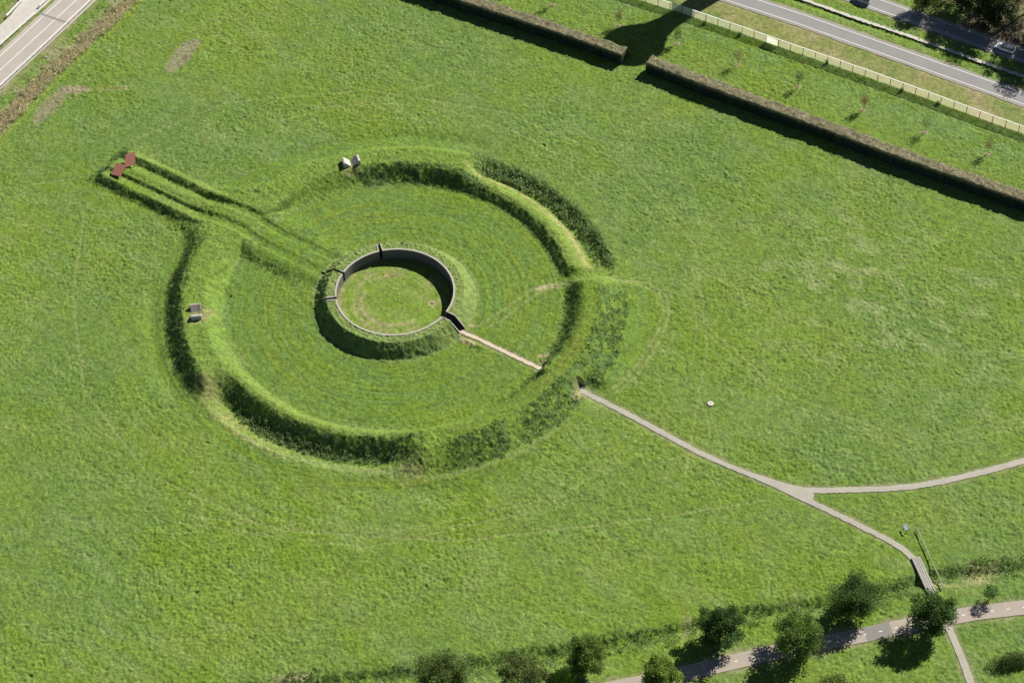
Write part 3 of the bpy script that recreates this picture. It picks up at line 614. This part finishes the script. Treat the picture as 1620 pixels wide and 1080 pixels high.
def tree(x, y, R, Ht, label, tint=(1,1,1), group='broad trees along the cycleway', n=5200, lean=(0,0), trunk=.22, leaf=.34, name='broadleaf_tree', low=.18, z=0):
    e = empty(name, (x, y, z), 0, label=label, cat='tree', group=group)
    cz = Ht*.56; rz = Ht*(.5-low*.45)
    tb = MB(); top = Vector((lean[0], lean[1], Ht*.75)); pts = [Vector((0,0,-.2)), Vector((.05,.03,Ht*.25)), Vector((lean[0]*.5,lean[1]*.5,Ht*.5)), top]
    for a, b, r0, r1 in zip(pts[:-1], pts[1:], (trunk,trunk*.75,trunk*.5), (trunk*.75,trunk*.5,trunk*.2)): tb.tube(a, b, r0, r1, 8)
    nl = 34; cents = []
    ga = 2.39996
    for i in range(nl):
        f = (i+.5)/nl; cph = 1-2*f*.93; sp = math.sqrt(max(0, 1-cph*cph)); a = i*ga+random.uniform(-.4,.4); k = random.uniform(.5,1.0)
        cents.append(Vector((lean[0]+R*k*sp*math.cos(a), lean[1]+R*k*sp*math.sin(a), cz+rz*k*cph)))
    for c in cents[::1]:
        s0 = pts[1]+(pts[2]-pts[1])*random.uniform(.1,1); md = s0.lerp(c, .5)+Vector((0,0,-.15*R)); tb.tube(s0, md, trunk*.32, trunk*.2, 5); tb.tube(md, c, trunk*.2, trunk*.06, 5)
    tb.build('trunk', M_BARK, e, True)
    P = []
    per = n//nl
    for c in cents:
        rc = R*random.uniform(.24,.44); q = rng.normal(size=(per, 3)); q /= np.linalg.norm(q, axis=1)[:, None]; q *= (rng.random((per, 1))**.45)*rc; q[:, 2] *= .75
        P.append(q+np.array(c))
    P = np.concatenate(P); cl = GT*np.array(tint)*(1+.45*rn(P[:, 0]+x, P[:, 1]+P[:, 2]*.7+y, R*.45, 5)[:, None])
    leaves('crown', P, leaf, cl, parent=e)
    return e
TR = [(-112.6,19.8,4.7,8.3,'round dark green tree left of the boardwalk, above the cycleway',(1,1,1)),
      (-125.9,15.9,4.1,9.0,'dark green tree standing where boardwalk and cycleway meet',(.85,.92,.9)),
      (-95.5,37.8,3.9,8.2,'compact dark tree with its whole round crown in view above the cycleway',(.8,.88,.9)),
      (-108,32.3,4.5,8.6,'wide olive green tree overhanging the cycleway between two darker ones',(1.35,1.3,1.05)),
      (-78.7,55.4,3.4,7.6,'loose olive brown tree with thin crown near the end of the cycleway',(1.45,1.25,1.0)),
      (-91.3,51.6,3.1,6.8,'light olive tree below the cycleway at the bottom edge',(1.8,1.55,1.1)),
      (-71.3,64.8,4.1,7.6,'dusky brown green tree at the bottom edge beside a pale bush',(1.25,1.0,1.05)),
      (-59.9,72.6,4.8,8.0,'dusky dark tree at the bottom edge, the leftmost of the row',(1.25,1.05,1.05)),
      (-118.9,39.9,4.4,7.8,'olive tree cut by the bottom edge near the big tree shadow',(1.5,1.15,1.0))]
for x, y, R, Ht, lb, ti in TR: tree(x, y, R, Ht, lb, ti, n=11500)
tree(-132.1,4.2,1.35,4.2,'small grey green young tree just above the cycleway',(1.2,1.35,1.5), n=1700, trunk=.09, leaf=.2, name='young_tree', group=None)
# wood by the far road
WOOD = [(-66.5,-142.1,3.0,9.5,'smaller dark tree of the wood at the kerb behind the pale car',5200),(-81.0,-141.6,3.8,13,'dark tree at the kerb right of the pale car',5200),(-58.2,-145.5,3.4,9.5,'small dark tree at the left edge of the wood',4000),(-55,-150.5,4.4,13,'tall dark tree at the top edge, left of the wood',4000),(-50.9,-140.6,2.8,7.0,'small thin brownish tree alone beside the far road',3000),(-61,-143.6,4.2,11,'dark tree behind the far road, left end of the wood',5500),
 (-67.5,-145.5,4.8,14,'tall dark tree of the wood, left of the pale car',6500),(-78.2,-146.5,4.4,15.5,'tall dark tree of the wood, above the pale car',6500),(-83.2,-144.5,4.8,16,'tall dark tree of the wood, at the right edge of the picture',6500),
 (-91,-145.5,5,15,'tall dark tree of the wood beyond the right edge',4500),(-63,-152,5,15,'dark tree in the second row of the wood, left',4500),(-71.5,-153,5.2,16,'dark tree in the second row of the wood, middle',4500),(-80,-152.5,5.2,16,'dark tree in the second row of the wood, right',4500),(-88,-153,5,16,'dark tree at the far right back of the wood',3500)]
for x, y, R, Ht, lb, n in WOOD:
    tree(x, y, R, Ht, lb, (.40,.46,.50) if Ht > 9 else (1.1,.9,.8), group='trees of the wood behind the far road' if Ht > 9 else None, n=n, leaf=.38, low=.10)
def shrub(name, x, y, rx2, ry2, rz2, ang, lb, tint, n, leaf=.22, group=None):
    e = empty(name, (x, y, 0), ang, label=lb, cat='bush', group=group); P = rng.normal(size=(n, 3)); P /= np.linalg.norm(P, axis=1)[:, None]; P *= rng.random((n, 1))**.4
    P[:, 2] = np.abs(P[:, 2]); P = P*(1+.25*rn(P[:, 0]*3, P[:, 1]*3, .7, 9)[:, None])*np.array((rx2, ry2, rz2))
    sb = MB(); 
    for k in range(7): a = k*.9; sb.tube((0,0,-.1), (rx2*.55*math.cos(a), ry2*.55*math.sin(a), rz2*.6), .05, .015, 5)
    sb.build('stems', M_BARK, e); leaves('foliage', P, leaf, GT*np.array(tint)*(1+.25*rn(P[:, 0], P[:, 1], .6, 3)[:, None]), parent=e)
shrub('bush',-141.0,14.5,4.2,1.6,2.4,.75,'dark long bush at the right edge below the cycleway',(.8,.7,.75),4200)
shrub('bush',-76.6,58.7,2.3,1.9,1.4,0,'bright yellow green bush at the bottom edge between two dusky trees',(3.2,2.9,1.6),2600)
for x, y in ((-40.6,-112.5),(-59,-112.9),(-67.6,-113.1),(-19.3,-110.7),(-10.6,-110.0)):
    k = {-40.6:'small dark shrub at the foot of the fence, middle one',-59:'small dark shrub at the foot of the fence, second from the right',-67.6:'small dark shrub at the foot of the fence, rightmost',-19.3:'small dark shrub at the foot of the fence, second from the left',-10.6:'small dark shrub at the foot of the fence, leftmost'}[x]
    shrub('fence_shrub', x, y+.45, .5,.45,1.2,0,k,(.9,1.1,.9),260,.16,'shrubs along the fence')

# ------------------------------------------------------------ hedges
M_HEDGE = cover_mat('hedge leaves', .03)
def hedge(name, pts, wdt, hh, label):
    e = empty(name, (0,0,0), label=label, cat='hedge', group='clipped hedges above the meadow')
    P = [Vector(p) for p in pts]; cum = [0]
    for a, b in zip(P[:-1], P[1:]): cum.append(cum[-1]+(b-a).length)
    L = cum[-1]; ns = int(L/.3); s = np.linspace(0, L, ns); px = np.interp(s, cum, [p.x for p in P]); py = np.interp(s, cum, [p.y for p in P])
    tx = np.gradient(px); ty = np.gradient(py); l = np.hypot(tx, ty); nx_, ny_ = -ty/l, tx/l
    prof = np.array([(-wdt/2,0),(-wdt/2,.5),(-wdt/2,1.0),(-wdt/2,1.5),(-wdt/2,2.0),(-wdt/2+.03,hh-.12),(-wdt/2+.18,hh)]+[(-wdt/2+.18+(wdt-.36)*k/8, hh) for k in range(1, 9)]+[(wdt/2-.03,hh-.12),(wdt/2,2.0),(wdt/2,1.5),(wdt/2,1.0),(wdt/2,.5),(wdt/2,0)])
    k = len(prof); Xh = px[:, None]+nx_[:, None]*prof[None, :, 0]; Yh = py[:, None]+ny_[:, None]*prof[None, :, 0]; Zh = np.broadcast_to(prof[None, :, 1], Xh.shape).copy()
    d = rn(Xh+Zh*.7, Yh-Zh*.6, .6, 3)*.13+rn(Xh, Yh+Zh, 2.2, 5)*.16
    Zh = Zh+np.where(prof[None, :, 1] > 2.5, d, 0); Xh = Xh+nx_[:, None]*d*np.sign(prof[None, :, 0])*.8; Yh = Yh+ny_[:, None]*d*np.sign(prof[None, :, 0])*.8
    a, b = Xh.shape; ix = np.arange(a*b).reshape(a, b); Fq = np.stack([ix[:-1, :-1], ix[1:, :-1], ix[1:, 1:], ix[:-1, 1:]], -1).reshape(-1, 4)
    cl = np.where(Zh[..., None] > 2.6, np.array((.20,.185,.11)), np.array((.025,.038,.026)))*(1+.35*rn(Xh, Yh, .5, 8)[..., None])  # clipped top brown; sides painted far darker to stand for their shade
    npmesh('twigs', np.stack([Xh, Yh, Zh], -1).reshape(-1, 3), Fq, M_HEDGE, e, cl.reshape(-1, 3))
    for i in (0, a-1):                                                   # closed ends
        V = np.stack([Xh[i], Yh[i], Zh[i]], -1); m = MB(); m.add([tuple(v) for v in V], [tuple(range(len(V)))]); m_ = m.build('end_face', M_HEDGE, e).data
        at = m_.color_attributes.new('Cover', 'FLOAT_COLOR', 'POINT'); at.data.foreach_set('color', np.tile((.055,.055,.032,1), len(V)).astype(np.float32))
    n = int(L*170); i = rng.integers(0, a, n); j = rng.integers(0, b, n); j = np.where(rng.random(n) < .45, rng.integers(6, 15, n), j); Pl = np.stack([Xh[i, j], Yh[i, j], Zh[i, j]], -1)+rng.normal(size=(n, 3))*np.array((.22,.22,.12))
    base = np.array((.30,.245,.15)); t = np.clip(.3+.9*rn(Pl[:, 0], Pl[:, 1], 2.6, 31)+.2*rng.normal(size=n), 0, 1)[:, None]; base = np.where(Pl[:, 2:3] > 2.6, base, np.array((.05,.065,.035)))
    leaves('leaves', Pl, .19, base*(1-t)+np.where(Pl[:, 2:3] > 2.6, np.array((.17,.235,.08)), np.array((.05,.08,.035)))*t, parent=e, jit=.5)  # leaf colours repeat it: pale on top, shade painted into the sides
hedge('hedge', [(70,-82.8),(45,-85.2),(36,-85.9),(17,-87.6),(3,-88.5),(-1.5,-88.7)], 2.95, 2.9, 'long brown topped clipped hedge left of the gap')
hedge('hedge', [(-7.6,-89.25),(-22,-89.45),(-46,-90.5),(-67,-91.1),(-98,-92.9),(-120,-94.4)], 2.95, 2.9, 'long brown topped clipped hedge right of the gap, running to the right edge')

# ------------------------------------------------------------ saplings between hedge and fence
def sapling(x, y, k, lb):
    e = empty('sapling', (x, y, 0), random.uniform(0,6), label=lb, cat='sapling', group='staked saplings between hedge and fence')
    m = MB(); m.tube((0,0,-.1), (.03,.02,2.0), .045, .035, 6); m.tube((.03,.02,2.0), (0,.05,4.2), .035, .012, 6); tips = []
    for i in range(20):
        z0 = 1.5+2.4*i/20; a = i*2.4; L = (1.05-.3*(i/20))*random.uniform(.6,1.1); q = (L*math.cos(a), L*math.sin(a), z0+.75); m.tube((.02,.03,z0), q, .018, .008, 4); tips.append(q)
    m.build('trunk', M_TWIG, e)
    m = MB(); m.tube((.25,.1,-.1), (.25,.1,1.3), .035, .035, 6); m.build('stake', M_TIMBTOP, e)
    P = np.repeat(np.array(tips), 16+k % 3*6, 0); P = P*(.55+.5*rng.random((len(P), 1)))+rng.normal(size=P.shape)*.12; P[:, 2] += .9*(1-.75)
    leaves('leaves', P, .22, np.array((.30,.25,.10)) if k % 2 else np.array((.17,.21,.07)), parent=e)
    m = MB(); n = 18; vs = [(0,0,.10)]+[((.66+random.uniform(-.25,.25))*math.cos(2*math.pi*i/n), (.6+random.uniform(-.25,.25))*math.sin(2*math.pi*i/n), .015) for i in range(n)]
    m.add(vs, [(0, 1+i, 1+(i+1) % n) for i in range(n)]); m.build('mulch_disc', M_MULCH, e)
names = ['at the top edge, leftmost of the row','beside the big tower shadow, left of it','just right of the big tower shadow','below the left part of the fence','below the white sheet on the fence','fourth from the right edge','third from the right edge, in the middle of the strip','second from the right edge','rightmost of the row']
sp = [(22.6,-97.1),(6.1,-98.8),(-8.6,-100.4),(-23.8,-101.0),(-38.9,-101.6),(-54.5,-102.3),(-69.2,-102.8),(-83.6,-103.7)]
for k, (x, y) in enumerate(sp): sapling(x, y, k, 'thin staked sapling, '+names[k if k < 7 else 7])

# ------------------------------------------------------------ fence
FP = [(16,-108.6),(1.9,-109.65),(-4.1,-110.2),(-10.3,-110.55),(-19.4,-111.1),(-28.6,-111.5),(-43.8,-112.3),(-49.8,-112.6),(-64.9,-113.05),(-79.8,-113.4),(-85.6,-113.65),(-120,-115)]
def fy(x): return float(np.interp(-x, [-p[0] for p in FP], [p[1] for p in FP]))
fe = empty('mesh_fence', (-40,-112,0), label='long pale mesh fence with dark posts beside the road verge', cat='fence')
xs = [-28.57+3.04*k for k in range(-26, 14)]; FH = 2.05
pm = MB(); pm.tube((0,0,-.2), (0,0,FH+.02), .075, .075, 8); p0 = pm.build('post', M_FENCEP, fe); p0.location = (xs[0]+40, fy(xs[0])+112, 0)
for x in xs[1:]: c = p0.copy(); C.objects.link(c); c.parent = fe; c.location = (x+40, fy(x)+112, 0)
pn = MB(); rl = MB()
for a, b in zip(xs[:-1], xs[1:]):
    A = Vector((a+40, fy(a)+112, 0)); B = Vector((b+40, fy(b)+112, 0)); off = Vector((0, -.075, 0))
    for k in range(44):
        p = A.lerp(B, (k+.5)/44)+off; pn.box(p.x-.018, p.x+.018, p.y-.006, p.y+.006, .06, FH-.05)
    for k in range(9):
        z_ = .1+k*(FH-.2)/8; d = (B-A); s = Vector((0,0,.008)); w_ = Vector((0,-.02,0)); q0 = A+off+w_; q1 = B+off+w_
        pn.add([q0+Vector((0,0,z_-.008)), q1+Vector((0,0,z_-.008)), q1+Vector((0,0,z_+.008)), q0+Vector((0,0,z_+.008))], [(0,1,2,3)])
    for q in (-.09,): rl.add([A+Vector((0,q,FH+.03)), B+Vector((0,q,FH+.03)), B+Vector((0,-q,FH+.03)), A+Vector((0,-q,FH+.03)), A+Vector((0,q,FH+.10)), B+Vector((0,q,FH+.10)), B+Vector((0,-q,FH+.10)), A+Vector((0,-q,FH+.10))], [(0,3,2,1),(4,5,6,7),(0,1,5,4),(2,3,7,6),(1,2,6,5),(3,0,4,7)])
pn.build('wire_mesh', M_SLAT, fe); rl.build('top_rail', M_RAILW, fe)
m = MB(); a, b = xs[26]+.05, xs[27]-.05
m.box(a, b, fy((a+b)/2)+.10, fy((a+b)/2)+.115, .25, FH-.02); props(m.build('white_sheet', M_PANEL), label='plain white sheet filling one bay of the mesh fence', cat='sign sheet')

# ------------------------------------------------------------ boardwalk, rail fence and board
bw = empty('boardwalk', (-120.4,6.0,0), math.atan2(8.9-2.4, -123.4+116.6), label='narrow plank boardwalk over the weedy ditch', cat='boardwalk')
LB = 9.6
for k in range(4):
    m = MB(); m.box(-LB/2, LB/2, -.78+k*.40, -.78+k*.40+.33, .16, .22); m.build('plank', M_BOARD, bw)
for k in range(6):
    m = MB(); xx = -LB/2+.3+k*(LB-.6)/5; m.box(xx-.08, xx+.08, -.85, .85, .04, .155); m.build('joist', M_TIMB, bw)
m = MB(); m.box(-LB/2, LB/2, -.93, -.87, .1, .34); m.build('edge_board', M_TIMBTOP, bw)
rf = empty('rail_fence', (-114.3,-3.2,0), label='low weathered rail fence running beside the boardwalk', cat='rail fence')
RP = [(-114.3,-3.2),(-118.7,1.2),(-124.1,6.4)]
m = MB(); tot = [Vector(p)-Vector((-114.3,-3.2)) for p in RP]; posts = []
for a, b in zip(tot[:-1], tot[1:]):
    n = 3; a3 = Vector((a.x, a.y, 0)); b3 = Vector((b.x, b.y, 0)); d = (b3-a3).normalized(); nn = Vector((-d.y, d.x, 0))
    for z0, z1, wd in ((.52,.60,.10),):
        m.add([a3+nn*wd+Vector((0,0,z0)), b3+nn*wd+Vector((0,0,z0)), b3-nn*wd+Vector((0,0,z0)), a3-nn*wd+Vector((0,0,z0)), a3+nn*wd+Vector((0,0,z1)), b3+nn*wd+Vector((0,0,z1)), b3-nn*wd+Vector((0,0,z1)), a3-nn*wd+Vector((0,0,z1))], [(0,1,2,3),(7,6,5,4),(0,4,5,1),(1,5,6,2),(2,6,7,3),(3,7,4,0)])
    for k in range(n): posts.append(a3.lerp(b3, (k+.3)/n))
m.build('hand_rail', mat('mossy rail', (.24,.26,.19), .9, [(3,.6,(.22,.24,.17))]), rf)
pp = MB(); pp.box(-.05,.05,-.05,.05,-.3,.515); p0 = pp.build('post', M_TIMB, rf); p0.location = posts[0]
for q in posts[1:]: c = p0.copy(); C.objects.link(c); c.parent = rf; c.location = q
ib = empty('information_board', (-112.6,-1.9,0), math.radians(140), label='small pale slanted board on two legs beside the footpath', cat='board')
m = MB(); m.box(-.62,.62,-.35,.35,-.03,.03, Matrix.Translation((0,0,.95)) @ Matrix.Rotation(math.radians(28), 4, 'X')); m.build('panel', mat('pale blue board', (.66,.74,.76), .4, [(5,.4,(.5,.58,.6))]), ib)
m = MB(); m.box(-.68,.68,-.41,.41,-.055,-.035, Matrix.Translation((0,0,.95)) @ Matrix.Rotation(math.radians(28), 4, 'X')); m.build('frame', M_TIMB, ib)
for s in (-1,1):
    m = MB(); m.tube((s*.45,.0,-.2), (s*.45,.0,.9), .05, .05, 6); m.build('leg', M_TIMB, ib)
m = MB(); m.prism([(-.25,-.14),(.25,-.14),(.22,.14),(-.22,.14)], 0, .25); o = m.build('marker_stone', M_GRAN); o.location = (110.2,-20.2,0); props(o, label='small white stone in the verge of the corner road', cat='stone')

# ------------------------------------------------------------ guard rails
def guard(pts, lb, post_every=2.0):
    e = empty('guard_rail', (pts[0][0], pts[0][1], 0), label=lb, cat='guard rail', group='guard rails of the corner road'); O = Vector((pts[0][0], pts[0][1], 0)); m = MB(); pm_ = MB(); pm_.box(-.06,.06,-.06,.06,-.2,.72); first = None
    for a, b in zip(pts[:-1], pts[1:]):
        A = Vector((*a,0))-O; B = Vector((*b,0))-O; d = (B-A); L = d.length; d.normalize(); nn = Vector((-d.y,d.x,0))
        for off, z0, z1 in ((.12,.62,.72),(.17,.54,.615),(.12,.44,.535),(-.20,.62,.76),(.05,.725,.77)):
            q = nn*off; t = nn*.055; zz0 = Vector((0,0,z0)); zz1 = Vector((0,0,z1))
            m.add([A+q-t+zz0, B+q-t+zz0, B+q+t+zz0, A+q+t+zz0, A+q-t+zz1, B+q-t+zz1, B+q+t+zz1, A+q+t+zz1], [(0,3,2,1),(4,5,6,7),(0,1,5,4),(1,2,6,5),(2,3,7,6),(3,0,4,7)])
        k = 0
        while k < L:
            q = A+d*k
            if first is None: first = pm_.build('post', M_GALV, e); first.location = q
            else: c = first.copy(); C.objects.link(c); c.parent = e; c.location = q
            k += post_every
    m.build('rail', M_RAILW, e)
guard([(111.6,6),(112.2,-7.5),(113.3,-25),(114.7,-43),(115.6,-56)], 'long white guard rail on the meadow side of the corner road')
guard([(120.6,2),(121.6,-16.5),(122.4,-30.5)], 'white guard rail between corner road and paved yard, the lower piece')
guard([(123.3,-33),(124.0,-45)], 'white guard rail between corner road and paved yard, the upper piece')
guard([(127.3,-26.2),(128.2,-32.4),(129.4,-33.6)], 'short bent guard rail at the back of the paved yard')

# ------------------------------------------------------------ cars
def car(x, y, ang, body, lb):
    e = empty('car', (x, y, .04), ang, label=lb, cat='car', group='cars on the far road')
    side = [(-2.2,.35),(-2.25,.7),(-2.15,.95),(-1.0,1.0),(1.0,.98),(2.0,.85),(2.2,.6),(2.2,.32)]
    def loft(prof, w0, w1, mat_, nm, parent=e, ztop=1.0):
        m = MB(); n = len(prof); vs = []
        for s, ww_ in ((-1, 1), (1, 1)):
            for px, pz in prof: vs.append((px, s*(w0 if pz < ztop else w1), pz))
        m.add(vs, [(i, (i+1) % n, n+(i+1) % n, n+i) for i in range(n)]+[tuple(range(n))[::-1], tuple(range(n, 2*n))])
        o = m.build(nm, mat_, parent); b = o.modifiers.new('bevel', 'BEVEL'); b.width = .07; b.segments = 3; return o
    loft(side, .86, .86, body, 'body', ztop=5)
    m = MB(); V = [(-2.12,.78,.98),(1.05,.78,.99),(.45,.64,1.43),(-1.85,.64,1.45)]; vs = V+[(a, -b, c) for a, b, c in V]
    m.add(vs, [(0,1,2,3),(7,6,5,4),(0,4,5,1),(1,5,6,2),(3,7,4,0)]); m.build('windows', M_GLASS, e)
    m = MB(); m.box(-1.88,.42,-.66,.66,1.425,1.50); o = m.build('roof', body, e); b = o.modifiers.new('bevel', 'BEVEL'); b.width = .04; b.segments = 2
    for s in (-1,1):
        m = MB(); m.box(-1.8,.3,s*.60-.02,s*.60+.02,1.505,1.545); m.build('roof_rail', M_PLAST, e)
        m = MB(); m.box(2.12,2.215,s*.62-.17,s*.62+.17,.58,.74); m.build('headlight', M_LAMP, e)
        m = MB(); m.box(-2.27,-2.18,s*.66-.13,s*.66+.13,.62,.92); m.build('tail_light', M_TAIL, e)
        m = MB(); m.box(.75,.95,s*.98-.08,s*.98+.08,.95,1.07); m.build('mirror', body, e)
        for wx in (-1.35,1.38):
            m = MB(); m.tube((wx,s*.66,.32),(wx,s*.89,.32),.33,.33,18); wh = m.build('wheel', M_TYRE, e)
            m = MB(); m.tube((wx,s*.885,.32),(wx,s*.905,.32),.20,.20,12); m.build('rim', M_GALV, wh)
car(-72.6,-137.6, math.radians(1.2), M_CARW, 'pale estate car driving in the tree shade on the far road')
car(-37.4,-136.2, math.radians(1.2), M_CARS, 'blue grey car cut by the top edge on the far road')

# ------------------------------------------------------------ shadow tower outside the picture, invented to cast the shadow on hedge and fence
wt = empty('shadow_tower', (-13.6,-147.6,0), label='tall concrete shadow tower invented outside the picture to cast the shadow on the fence', cat='shadow tower')
m = MB(); m.lathe([(4.6,-.5),(3.6,8),(2.9,18),(2.5,30),(2.6,35),(3.6,39),(5.6,42),(6.6,43.5)], 40); m.build('shaft', M_BRICK, wt, True)
m = MB(); m.lathe([(6.7,43.5),(6.9,44),(6.9,45),(0.01,45.4)], 40); m.build('tower_top', M_BRICK, wt, True)

# ------------------------------------------------------------ rough plants: reeds, herbs on banks and ditches
def scatter(name, n, box, dens, ht, leaf, colr, label, cat, up=.8, per=9, rad=.3, jit=.4):
    x = rng.uniform(box[0], box[1], n); y = rng.uniform(box[2], box[3], n); d = dens(x, y); k = rng.random(n) < d; x, y = x[k], y[k]
    z = base_h(x, y); m_ = len(x); hh = ht(x, y)*(.6+.6*rng.random(m_))
    X_ = np.repeat(x, per)+rng.normal(size=m_*per)*rad; Y_ = np.repeat(y, per)+rng.normal(size=m_*per)*rad
    f = rng.random(m_*per); Zp = np.repeat(z, per)+np.repeat(hh, per)*f
    P = np.stack([X_, Y_, Zp], -1); tone = np.repeat(.7+.6*rng.random(m_), per)[:, None]
    o = leaves(name, P, leaf, np.asarray(colr)*tone, up=up, jit=jit, aspect=.5); props(o, label=label, cat=cat, kind='stuff'); return o
def d_tall(x, y):
    Z = zones(x, y); return np.clip(Z['tall']*(Z['r'] > 17.3)*(Z['r'] < 80)*(Z['cw']*((Z['r'] > 41)) < .5)*(np.abs(y) > 1.9+0*x) + Z['tall']*(x > 44)*0, 0, 1)*.85
scatter('bank_herbs', 60000, (-52,78,-50,50), d_tall, lambda x, y: .26+0*x, .26, (.12,.19,.055), 'coarse dark herbs on the slopes of the banks', 'herbs', per=8)
def d_reed(x, y):
    r = np.hypot(x, y); th = np.degrees(np.arctan2(y, x)); cw = canal_w(th); n = rn(x, y, 2.5, 4)
    a = ss(41.5, 42.3, r+.6*n)*ss(46.1, 45.3, r+.3*n)*cw*(th < 0)*(1-.75*ss(-118, -126, th)*ss(45.0, 44.0, r))*.8
    b = .55*ss(39.9, 40.6, r+.5*n)*ss(42.9, 42.3, r+.4*n)*ss(72, 84, th)*ss(126, 118, th)
    return np.maximum(a, b)
scatter('reeds', 30000, (-36,22,-48,48), d_reed, lambda x, y: .75+.55*(y < 0), .42, (.26,.35,.15), 'tall dark green reeds in the two curved canals', 'reeds', up=1.6, per=9, rad=.22)
def d_ditch(x, y): return (pdist(x, y, DITCH)+rn(x, y, 3, 14)*1.2 < 1.9)*.5*(pdist(x, y, BIKE) > 2.2)*(pdist(x, y, [(-116.6,2.4),(-123.4,8.9)]) > 1.3)
scatter('ditch_herbs', 90000, (-150,-30,-20,95), d_ditch, lambda x, y: .28+0*x, .26, (.12,.19,.06), 'weedy herbs along the ditch above the cycleway', 'herbs', per=8)
scatter('dry_reeds', 42000, (99,114,-60,20), lambda x, y: ss(2.4, .9, pdist(x, y, REED)+.9*rn(x, y, 1.8, 7))*.45, lambda x, y: .5+0*x, .30, (.62,.57,.36), 'straw brown reeds in the ditch beside the corner road', 'reeds', up=1.3, per=8, rad=.25)
